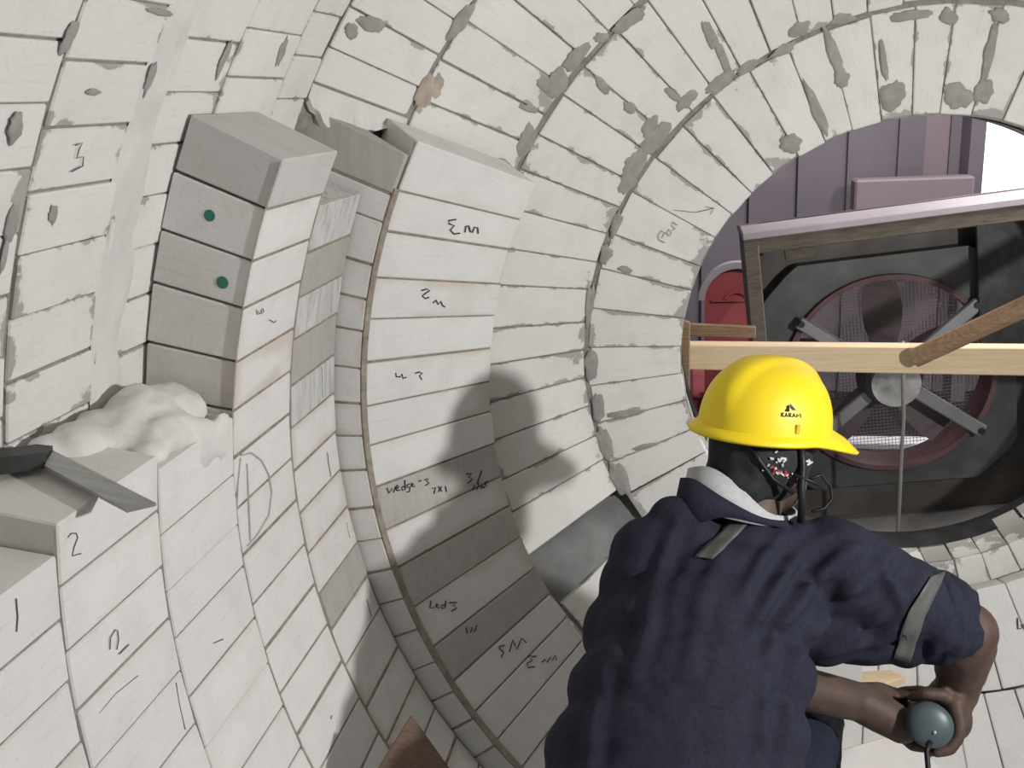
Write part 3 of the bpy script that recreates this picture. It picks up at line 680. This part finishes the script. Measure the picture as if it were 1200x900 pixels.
tag(bobj('hanging_cable', tube_bm(pts, .0055, 8), 'cable', None, True), 'thin grey cable hanging down in front of the fan', 'cable')

# ------------------------------------------------------------------ loose things low in the vessel
def loose_brick(c, rot, size, label):
    o = bobj('loose_brick', box_bm((0, 0, 0), *size, None, .003), 'brick_inner'); o.location = tuple(c); o.rotation_euler = rot; return tag(o, label, 'brick')
loose_brick(atD(1030, 905, 2.26), (.25, .0, .5), (.23, .114, .076), 'loose white brick on the vessel bottom below the drill')
c = atD(962, 772, 2.36)
loose_brick(c, (.1, .05, .2), (.16, .114, .09), 'loose white brick behind the worker, beside the short pale board')
a = [atD(*p) for p in ((965, 800, 2.42), (1032, 780, 2.46), (1062, 793, 2.40), (995, 816, 2.36))]; b = [x - np.array([0, 0, .02]) for x in a]; cc = sum(a + b) / 8
o = bobj('short_board', hexa_bm([x - cc for x in a + b], .002), 'pine'); o.location = tuple(cc); tag(o, 'short pale board lying under the worker\'s arms', 'board')
bw = empty('wooden_board', tuple(atD(500, 905, 1.66)))
q = [atD(*p) for p in ((482, 837, 1.70), (545, 925, 1.66), (500, 990, 1.60), (440, 905, 1.64))]; nrm = np.cross(q[1] - q[0], q[3] - q[0]); nrm /= np.linalg.norm(nrm); nrm *= np.sign(nrm @ (CAM - q[0])); base = np.array(bw.location)
bobj('board_face', hexa_bm([x - base for x in q] + [x - base - nrm * .022 for x in q], .002), 'board_shaded', bw)
tag(bw, 'brown wooden board standing corner-up in the shaded bottom of the vessel', 'board')

# ------------------------------------------------------------------ the worker
RT = Vector(M[:, 0]); UP0 = Vector(-M[:, 1]); FW = Vector(M[:, 2])      # camera right / up / forward, used only to turn the pose read off the photo into directions
VX, VY, VZ = Vector((1, 0, 0)), Vector((0, 1, 0)), Vector((0, 0, 1))
def frame(x, z):
    x = x.normalized(); y = z.cross(x).normalized(); z = x.cross(y); return Matrix((x, y, z)).transposed()
A = lambda px, py, d: Vector(atD(px, py, d))
HEADF = frame(Vector((math.cos(math.radians(41)), math.sin(math.radians(41)), -.16)), VZ)     # head looks right, away and a little down
head_c = A(897, 528, 1.79)
def H(x, y, z): return head_c + HEADF @ Vector((x, y, z))               # head space: x forward, y left, z up
neck = A(872, 596, 1.77)
TR = frame(RT * .97 + FW * .25, (A(868, 590, 1.76) - A(790, 960, 1.50)).normalized())       # torso: x right, z up the spine
ShL, ShR = A(765, 655, 1.74), A(975, 665, 1.77)
ElR, WrR = A(1132, 740, 1.80), A(1122, 812, 1.88)
ElL, WrL = A(905, 800, 1.84), A(1005, 822, 1.88)
hips = A(790, 985, 1.50)
dr0, dr1 = A(1090, 850, 1.80), A(1078, 838, 1.98)                       # drill: back end, front end
DA = (dr1 - dr0).normalized(); DF = frame(DA, VZ)                       # drill axis frame: x along the drill
def DP(t, ang, r): a = math.radians(ang); return dr0 + DA * t + (DF @ Vector((0, math.cos(a), math.sin(a)))) * r
# knees and feet: half squat, feet on the curved floor
KnL, KnR = Vector((-.66, 1.83, -.62)), Vector((-.32, 1.90, -.66))
AnL, AnR = Vector((-.66, 1.55, -.97)), Vector((-.34, 1.58, -1.09))
HpL, HpR = hips + RT * -.10, hips + RT * .10
bm = bmesh.new()
elli(bm, H(0, 0, 0), (.098, .076, .118), HEADF); elli(bm, H(.035, 0, -.055), (.062, .058, .065), HEADF)
elli(bm, H(.105, 0, -.012), (.016, .013, .024), HEADF); elli(bm, H(.100, 0, .012), (.010, .009, .022), HEADF)        # nose
elli(bm, H(.090, 0, -.058), (.012, .026, .007), HEADF); elli(bm, H(.089, 0, -.068), (.012, .022, .008), HEADF)      # lips
elli(bm, H(.080, 0, -.095), (.020, .022, .016), HEADF)                                                             # chin
for sgn in (-1, 1):
    elli(bm, H(-.005, .078 * sgn, -.02), (.016, .008, .030), HEADF)                                                 # ears
    elli(bm, H(.083, .032 * sgn, .004), (.010, .013, .008), HEADF)                                                  # eyes
chain(bm, [(H(-.015, 0, -.06), .056), (A(878, 600, 1.78), .056), (A(862, 690, 1.76), .062)])
for t in np.linspace(0, 1, 6):
    c = A(856, 715, 1.73).lerp(hips, float(t)); elli(bm, c, (.14, .085, .10), TR)
chain(bm, [(ShL, .058), (ElL, .046), (WrL, .037)]); chain(bm, [(ShR, .058), (ElR, .056), (WrR, .038)])
caps(bm, ElR.lerp(WrR, .2), .056, ElR.lerp(WrR, .6), .047)
chain(bm, [(HpL, .09), (KnL, .06), (AnL, .042)]); chain(bm, [(HpR, .09), (KnR, .06), (AnR, .042)])
# right hand closes on the drill from the right, left hand from the left; fingers ring the housing one behind the other
GR = .044
def hand(wr, a_palm, sgn, t0, curl):
    pc = DP(t0, a_palm, GR + .016)
    chain(bm, [(wr, .036), (pc + (wr - pc) * .4, .037), (pc, .028)]); caps(bm, DP(t0 - .03, a_palm, GR + .018), .020, DP(t0 + .03, a_palm, GR + .018), .020)
    for k, (rr_, ext_) in enumerate(((.0120, .92), (.0125, 1.0), (.0120, .95), (.0105, .80))):
        t = t0 - .036 + .0245 * k
        pts = [(DP(t, a_palm + sgn * 8, GR + .013), rr_ + .003)]
        for q in (1, 2, 3, 4): pts.append((DP(t - .002 * q, a_palm + sgn * (8 + curl * ext_ * q / 4), GR + (.010 if q < 4 else .007)), rr_ * (1.06 - .07 * q) + (.0012 if q in (1, 3) else 0)))
        chain(bm, [(pc, .016)] + pts)
    chain(bm, [(pc, .018), (DP(t0 - .040, a_palm - sgn * 25, GR + .015), .0135), (DP(t0 - .046, a_palm - sgn * 55, GR + .010), .0115), (DP(t0 - .030, a_palm - sgn * 82, GR + .008), .0095)])
# angle 0 = drill-frame +y, found from the camera's right
y_is_right = 1 if (DF @ Vector((0, 1, 0))).dot(RT) > 0 else -1
angR = 0 if y_is_right > 0 else 180
sg = -1 if y_is_right > 0 else 1      # turning from the right side down under the drill
hand(WrR, angR - sg * 42, sg, .066, 118); hand(WrL, angR + 180 + sg * 24, -sg, .135, 120)
chain(bm, [(WrL, .037), (A(1032, 836, 1.875), .038), (A(1056, 850, 1.86), .034)]); elli(bm, A(1112, 818, 1.875), (.040, .040, .042)); elli(bm, A(1122, 842, 1.85), (.026, .036, .040))
me = remesh(bm, .0045, 4, .45)
worker = tag(mobj('person', me, 'skin', None, True), 'worker in navy overalls and yellow hard hat bending over a drill', 'person')
def wear(name, bm, mat, voxel=.008, smooth=5, wr=0., parent=worker, sc=16):
    me = remesh(bm, voxel, smooth)
    if wr: displace(me, lambda p: wr * (noise.noise(Vector((p.x * sc, p.y * sc, p.z * sc * .55))) + .5 * noise.noise(p * sc * 2.3) + .9 * max(0, noise.noise(Vector((p.x * 9 + p.z * 13, p.y * 9, p.z * 5 - p.x * 9)))) ))
    return mobj(name, me, mat, parent, True)
# jacket
bm = bmesh.new()
spine = [((872, 646), 1.765, .110, .085, .058), ((852, 685), 1.735, .172, .115, .08), ((836, 730), 1.68, .208, .130, .10), ((812, 800), 1.62, .216, .140, .11), ((795, 870), 1.56, .222, .145, .11), ((785, 930), 1.52, .225, .150, .11), ((786, 985), 1.49, .205, .15, .09)]
for (p, d, rx, ry, rz) in spine: elli(bm, A(*p, d), (rx, ry, rz), TR)
for (p, d, r) in (((800, 632), 1.75, .070), ((778, 668), 1.735, .083), ((768, 715), 1.715, .080), ((925, 650), 1.77, .072), ((965, 668), 1.775, .085)): elli(bm, A(*p, d), (r, r, r))
chain(bm, [(ShL, .078), (A(785, 760, 1.80), .080), (ElL, .062)])
chain(bm, [(ShR, .092), (A(1030, 693, 1.79), .090), (A(1075, 710, 1.80), .078), (A(1100, 720, 1.80), .068)])
elli(bm, A(1010, 745, 1.80), (.09, .06, .055)); elli(bm, A(1060, 745, 1.80), (.06, .05, .06)); elli(bm, A(960, 735, 1.78), (.09, .07, .07))
for (p, d, rr_) in (((790, 614), 1.745, .050), ((752, 706), 1.712, .074), ((738, 685), 1.72, .055), ((736, 745), 1.69, .080), ((762, 690), 1.72, .085), ((948, 672), 1.765, .080), ((905, 655), 1.755, .070)): elli(bm, A(*p, d), (rr_,) * 3)
mj = remesh(bm, .007, 6)
displace(mj, lambda p: .0045 * (noise.noise(Vector((p.x * 14, p.y * 14, p.z * 8))) + .5 * noise.noise(p * 36)))
tb = BVHTree.FromPolygons([v.co for v in mj.vertices], [tuple(p.vertices) for p in mj.polygons])
VC = np.array([v.co for v in mj.vertices]); VN = np.array([v.normal for v in mj.vertices]); DSP = np.zeros(len(VC))
FOLDS = (([(1045, 652), (1000, 690), (965, 730), (930, 785)], .013, .013), ([(1005, 640), (960, 675), (925, 720), (900, 770)], .014, .012), ([(965, 630), (930, 660), (900, 705), (880, 750)], .010, .011), ([(1085, 672), (1050, 705), (1000, 745), (950, 768)], .013, .014),
         ([(920, 622), (890, 660), (870, 700)], .008, .010), ([(1075, 735), (1030, 752), (970, 765)], .009, .011), ([(795, 606), (775, 660), (760, 730), (742, 800)], .010, .012), ([(935, 790), (925, 850), (918, 910)], .010, .012), ([(900, 800), (895, 850), (890, 905)], .007, .010),
         ([(705, 790), (694, 850), (686, 910)], .008, .012), ([(850, 640), (822, 700), (805, 790)], .006, .012), ([(1030, 660), (1050, 690), (1058, 720)], .008, .010), ([(1062, 662), (1040, 690)], .009, .010))
for ln, hgt, wd_ in FOLDS:
    pp = [hit(tb, p, 0) for p in ln]; pp = [p for p in pp if p is not None]; best = np.full(len(VC), 9.); along = np.zeros(len(VC)); n_ = len(pp) - 1
    for i_, (a_, b_) in enumerate(zip(pp, pp[1:])):
        ab = b_ - a_; t_ = np.clip(((VC - a_) @ ab) / (ab @ ab), 0, 1); d_ = np.linalg.norm(VC - (a_ + t_[:, None] * ab), axis=1); m_ = d_ < best; best[m_] = d_[m_]; along[m_] = (i_ + t_[m_]) / max(1, n_)
    env = np.sin(np.pi * np.clip(along * .9 + .05, 0, 1)) ** .6
    DSP += env * hgt * (np.exp(-(best / wd_) ** 2) - .45 * np.exp(-((best - 2 * wd_) / wd_) ** 2))
VC += VN * DSP[:, None]
mj.vertices.foreach_set('co', VC.astype(np.float32).ravel()); mj.update()
jacket = mobj('jacket', mj, 'navy', worker, True)
# rolled cuff: bunched folds round the elbow
bm = bmesh.new()
AX = (A(1135, 742, 1.82) - A(1085, 708, 1.80)).normalized(); CF = frame(AX, VZ)
for k, (t, r0) in enumerate(((-.018, .064), (.004, .069), (.026, .068), (.046, .062))):
    c = A(1088, 720, 1.805) + AX * t
    ring_ = [c + CF @ Vector((.014 * math.sin(3 * q * math.pi / 12 + k * 1.7), r0 * math.cos(q * math.pi / 12), r0 * 1.05 * math.sin(q * math.pi / 12))) for q in range(25)]
    tube_bm(ring_, .0165, 8, bm, False)
caps(bm, A(1075, 712, 1.80), .066, A(1104, 727, 1.80), .073)
cuff = wear('rolled_cuff', bm, 'navy', .005, 3, .0065, jacket, 24)
bm = bmesh.new(); chain(bm, [(ElL, .062), (ElL.lerp(WrL, .18), .052)]); wear('left_cuff', bm, 'navy', .007, 3, .004, jacket)
# collar and the pale collar lining
def band(name, c, rx, ry, h, lean, mat, parent, a0=0, a1=360, th=.005, n=40, flare=.012):
    V = []; Fc = []; R_ = TR
    for k in range(n + 1):
        a = math.radians(a0 + (a1 - a0) * k / n)
        for (dz, dr) in ((0, 0), (h, flare), (h, flare - th), (0, -th)):
            V.append(c + R_ @ Vector(((rx + dr) * math.cos(a), (ry + dr) * math.sin(a), dz + lean * math.cos(a))))
    for k in range(n):
        for j in range(4): Fc.append((k * 4 + j, k * 4 + (j + 1) % 4, (k + 1) * 4 + (j + 1) % 4, (k + 1) * 4 + j))
    return pm(V, Fc, name, mat, parent, True)
def strip3(name, lo, hi, mat, th=.004):
    V = []; Fc = []; cen = sum((A(*p) for p in lo), Vector()) / len(lo); n = len(lo)
    def sm(L):
        P_ = [A(*p) for p in L]; out = []
        for i in range(n):
            p0, p1, p2, p3 = P_[i - 1], P_[i], P_[(i + 1) % n], P_[(i + 2) % n]
            for t in (0, .25, .5, .75): out.append(.5 * ((2 * p1) + (p2 - p0) * t + (2 * p0 - 5 * p1 + 4 * p2 - p3) * t * t + (3 * p1 - p0 - 3 * p2 + p3) * t ** 3))
        return out
    l_, h_ = sm(lo), sm(hi); m_ = len(l_)
    for k in range(m_):
        o_ = (l_[k] - cen); o_.normalize()
        V += [l_[k], h_[k], h_[k] - o_ * th, l_[k] - o_ * th]
    for k in range(m_):
        j2 = (k + 1) % m_
        for j in range(4): Fc.append((k * 4 + j, k * 4 + (j + 1) % 4, j2 * 4 + (j + 1) % 4, j2 * 4 + j))
    return pm(V, Fc, name, mat, jacket, True)
strip3('collar', [(786, 612, 1.75), (812, 614, 1.70), (850, 606, 1.685), (893, 614, 1.70), (940, 622, 1.74), (945, 612, 1.83), (880, 600, 1.87), (815, 600, 1.83)],
       [(797, 560, 1.76), (812, 562, 1.72), (846, 582, 1.695), (893, 606, 1.70), (932, 610, 1.75), (935, 600, 1.82), (880, 580, 1.85), (820, 562, 1.82)], 'navy', .006)
strip3('collar_lining', [(795, 600, 1.76), (822, 602, 1.71), (854, 608, 1.69), (893, 616, 1.705), (930, 616, 1.75), (935, 606, 1.82), (880, 594, 1.855), (820, 590, 1.82)],
       [(806, 549, 1.765), (830, 547, 1.73), (862, 566, 1.71), (900, 600, 1.712), (928, 604, 1.755), (930, 594, 1.815), (880, 572, 1.84), (825, 552, 1.815)], 'collar_grey', .004)
# trousers, shoes
bm = bmesh.new()
elli(bm, hips, (.20, .15, .13), TR); chain(bm, [(HpL, .115), (KnL, .085), (AnL + VZ * .03, .068)]); chain(bm, [(HpR, .115), (KnR, .085), (AnR + VZ * .03, .068)])
wear('trousers', bm, 'navy_trousers', .010, 5, .007)
for an in (AnL, AnR):
    bm = bmesh.new(); chain(bm, [(an + Vector((-.02, -.05, -.045)), .045), (an + Vector((.0, .05, -.05)), .046), (an + Vector((.02, .15, -.058)), .038)]); caps(bm, an, .05, an + Vector((0, 0, -.04)), .05)
    wear('shoe', bm, 'shoe', .008, 3)
# head cloth under the helmet
bm = bmesh.new()
elli(bm, H(-.012, 0, .004), (.105, .087, .112), HEADF); elli(bm, H(-.06, 0, -.045), (.058, .066, .055), HEADF)
me = remesh(bm, .005, 4)
bmx = bmesh.new(); bmx.from_mesh(me); inv = HEADF.inverted()
dele = [v for v in bmx.verts if (lambda q: (q.x > .045 and q.z < .035) or q.z < -.085 + .35 * max(0, q.x + .03))(inv @ (v.co - head_c))]
bmesh.ops.delete(bmx, geom=dele, context='VERTS'); bmx.to_mesh(me); bmx.free(); displace(me, lambda p: .003 * noise.noise(p * 35))
cloth = mobj('head_cloth', me, 'black_cloth', worker, True); so = cloth.modifiers.new('s', 'SOLIDIFY'); so.thickness = .003
# straps and mask loop
def strap(name, pts, r, mat, parent): return bobj(name, tube_bm(pts, r, 8), mat, parent, True)
hc = bvh_of(cloth)
def on_head(px, py, off=.003, d=1.72):
    h = hit(hc, (px, py), off); return Vector(h) if h is not None else A(px, py, d)
sp = [on_head(936, 520, .004), on_head(938, 545, .005), A(939, 570, 1.705), A(940, 590, 1.71), A(938, 612, 1.72)]
strap('chin_strap', sp, .0065, 'black_plastic', worker)
strap('chin_strap', [on_head(880, 522, .004), on_head(890, 540, .004), on_head(905, 560, .004), A(930, 578, 1.705)], .004, 'black_plastic', worker)
strap('mask_loop', [A(948, 562, 1.71), A(962, 556, 1.72), A(973, 570, 1.73), A(975, 584, 1.73), A(966, 596, 1.73), A(952, 599, 1.72)], .0028, 'black_plastic', worker)
strap('spectacle_arm', [A(930, 556, 1.70), A(955, 566, 1.71), A(970, 575, 1.74)], .003, 'black_plastic', worker)
# helmet: shell with a raised crown ridge and a brim that grows into a peak
hel_c = H(-.008, .002, .043); hel = empty('helmet', tuple(hel_c)); hel.parent = worker
V = []; Fc = []; NA, NZ = 72, 22
HR = Matrix.Rotation(math.radians(-8), 3, RT) @ HEADF @ Matrix.Rotation(math.radians(5), 3, 'X') @ Matrix.Rotation(math.radians(-3), 3, 'Y')
def shell_pt(a, t, off=0):
    ca, sa = math.cos(a), math.sin(a)
    rx = (.128 if ca > 0 else .130) + off; ry = .108 + off; hz = .124 + off
    th = t * math.pi / 2; e = .72
    c_, s_ = math.cos(th) ** e, math.sin(th) ** .95
    p = Vector((rx * ca * c_, ry * sa * c_, hz * s_))
    rid = math.exp(-(p.y / .031) ** 6) * .0085 * min(1, max(0, (t - .12) / .25)); n_ = p.normalized()
    return p + n_ * rid
for i in range(NZ + 1):
    for k in range(NA): V.append(HR @ shell_pt(2 * math.pi * k / NA, i / NZ))
for i in range(NZ):
    for k in range(NA): Fc.append((i * NA + k, i * NA + (k + 1) % NA, (i + 1) * NA + (k + 1) % NA, (i + 1) * NA + k))
shell = pm(V, Fc, 'helmet_shell', 'yellow_plastic', hel, True)
V = []; Fc = []
def brim_w(a): c = max(0, math.cos(a)); return .011 + .062 * c ** 1.8 + .008 * max(0, -math.cos(a))
for k in range(NA):
    a = 2 * math.pi * k / NA; p0 = shell_pt(a, 0); d = Vector((math.cos(a), math.sin(a), 0)); wd = brim_w(a); drop = .006 + .034 * max(0, math.cos(a)) ** 1.6
    for q in (p0 + Vector((0, 0, .008)) - d * .002, p0 + d * wd * .5 + Vector((0, 0, .003 - drop * .35)), p0 + d * wd + Vector((0, 0, -drop)), p0 + d * (wd - .003) + Vector((0, 0, -drop - .005)), p0 + d * wd * .5 + Vector((0, 0, -.004 - drop * .35)), p0 - d * .003 + Vector((0, 0, -.004))): V.append(HR @ q)
for k in range(NA):
    for j in range(5): Fc.append((k * 6 + j, ((k + 1) % NA) * 6 + j, ((k + 1) % NA) * 6 + j + 1, k * 6 + j + 1))
pm(V, Fc, 'brim', 'yellow_plastic', hel, True)
for k in (0,):   # side slot
    a = math.radians(-90 - 14 + 28 * k); p = shell_pt(a, .10, .001); bobj('slot', box_bm(HR @ p, .008, .004, .016, HR @ Matrix.Rotation(a + math.pi / 2, 3, 'Z'), .001), 'brim_under', hel)
bpy.context.view_layer.update()
hb = bvh_of(shell)
hs = lambda p: hit(hb, p, .0)
K = lambda *l: [[(780 + x / 5, 420 + y / 5) for x, y in ln] for ln in l]
ribbon('helmet_print', K([(680, 318), (680, 342)], [(692, 318), (682, 330), (694, 342)], [(700, 343), (708, 320), (716, 343)], [(704, 334), (713, 334)], [(724, 343), (724, 320), (736, 324), (734, 331), (724, 331), (738, 343)],
    [(744, 345), (752, 322), (762, 345)], [(748, 337), (757, 337)], [(770, 347), (770, 324), (780, 338), (790, 324), (792, 348)]), hs, 'ink', shell, .0021, .0009)
ribbon('helmet_emblem', K([(712, 278), (714, 312)], [(718, 274), (720, 312)], [(704, 310), (716, 290)]), hs, 'ink', shell, .0042, .0009)
ribbon('helmet_emblem', K([(728, 270), (760, 304)], [(730, 282), (748, 304)]), hs, 'reflective', shell, .0030, .0009)
# drape strips over the jacket
def drape(name, rows, bvhs, mat, parent, off=.003):
    V = []; Fc = []; ok = True
    m = len(rows[0]); rows = [r for r in rows if all(any(hit(b, p, off) is not None for b in bvhs) for p in r)]
    for r in rows:
        for p in r:
            best = None
            for b in bvhs:
                h = hit(b, p, off)
                if h is not None and (best is None or np.linalg.norm(h - CAM) < np.linalg.norm(best - CAM)): best = h
            V.append(best)
    for i in range(len(rows) - 1):
        for j in range(m - 1): a = i * m + j; Fc.append((a, a + 1, a + m + 1, a + m))
    o = pm(V, Fc, name, mat, parent, True); so = o.modifiers.new('s', 'SOLIDIFY'); so.thickness = .0015; return o
def quadgrid(c4, n, m):
    c4 = [np.array(c, float) for c in c4]
    return [[tuple((c4[0] * (1 - u) + c4[1] * u) * (1 - v) + (c4[3] * (1 - u) + c4[2] * u) * v) for u in np.linspace(0, 1, m)] for v in np.linspace(0, 1, n)]
jb = bvh_of(jacket); cb = bvh_of(cuff)
drape('reflective_strip', quadgrid([(868, 600), (890, 602), (836, 657), (814, 654)], 18, 5), [jb], 'reflective', jacket)
drape('reflective_strip', quadgrid([(1088, 676), (1107, 672), (1082, 722), (1062, 716)], 8, 5) + quadgrid([(1062, 716), (1082, 722), (1066, 774), (1046, 770)], 8, 5)[1:], [jb, cb], 'reflective', jacket, .004)
# printed blossoms on the head cloth
rn = random.Random(3)
for (cx, cy, mat, n_, sp_) in ((907, 545, 'print_white', 12, 13), (908, 553, 'print_red', 5, 8), (922, 556, 'print_red', 4, 6), (925, 560, 'print_white', 6, 8), (950, 543, 'print_white', 4, 7), (912, 535, 'print_white', 5, 7)):
    ls = []
    for k in range(n_):
        x, y = cx + rn.uniform(-sp_, sp_), cy + rn.uniform(-sp_, sp_) * .7; ls.append([(x, y), (x + rn.uniform(-3, 3), y + rn.uniform(-2, 2)), (x + rn.uniform(-4, 4), y + rn.uniform(-3, 3))])
    ribbon('cloth_print', ls, lambda p: hit(hc, p, .002), mat, cloth, .0032, .0022)
# ------------------------------------------------------------------ drill
drill = empty('power_drill', tuple(dr0))
def cyl_along(name, t0, t1, r0, r1, mat, parent, n=28, bev=.0):
    bm = bmesh.new(); d = DA * (t1 - t0); c = DA * (t0 + t1) / 2
    bmesh.ops.create_cone(bm, cap_ends=True, segments=n, radius1=r0, radius2=r1, depth=(t1 - t0), matrix=Matrix.Translation(c) @ DA.to_track_quat('Z', 'Y').to_matrix().to_4x4())
    if bev: bmesh.ops.bevel(bm, geom=[e for e in bm.edges if len(e.link_faces) == 2 and any(len(f.verts) > 6 for f in e.link_faces)], offset=bev, segments=3, affect='EDGES')
    return bobj(name, bm, mat, parent, False)
hz = cyl_along('housing', 0, .19, .0405, .040, 'drill_teal', drill, 40)
bm = bmesh.new(); elli(bm, (0, 0, 0), (.016, .0402, .0402), DF); bobj('end_cap', bm, 'drill_teal', hz, True)
cyl_along('gear_case', .19, .25, .034, .024, 'dark_steel', drill); cyl_along('chuck', .25, .30, .020, .018, 'dark_steel', drill); cyl_along('drill_bit', .30, .42, .005, .004, 'steel', drill, 10)
for k in range(0):
    a = 2 * math.pi * k / 6; p = DF @ Vector((-.001, .024 * math.cos(a), .024 * math.sin(a))); bobj('vent', box_bm(p, .003, .004, .012, DF @ Matrix.Rotation(a, 3, 'X')), 'black_plastic', hz)
g0 = dr0 + DA * .05; strapc = [Vector((0, 0, 0)) + DF @ Vector((-.010, .0, -.026)), A(1086, 880, 1.78) - dr0, A(1088, 905, 1.76) - dr0, A(1080, 960, 1.7) - dr0]
bobj('power_cord', tube_bm(strapc, .005, 8), 'black_plastic', drill, True)
bm = bmesh.new(); elli(bm, DF @ Vector((-.015, -.006, -.010)), (.004, .004, .004)); bobj('screw', bm, 'strut_steel', drill, True)
tag(drill, 'grey-green power drill gripped in both hands of the worker', 'drill')
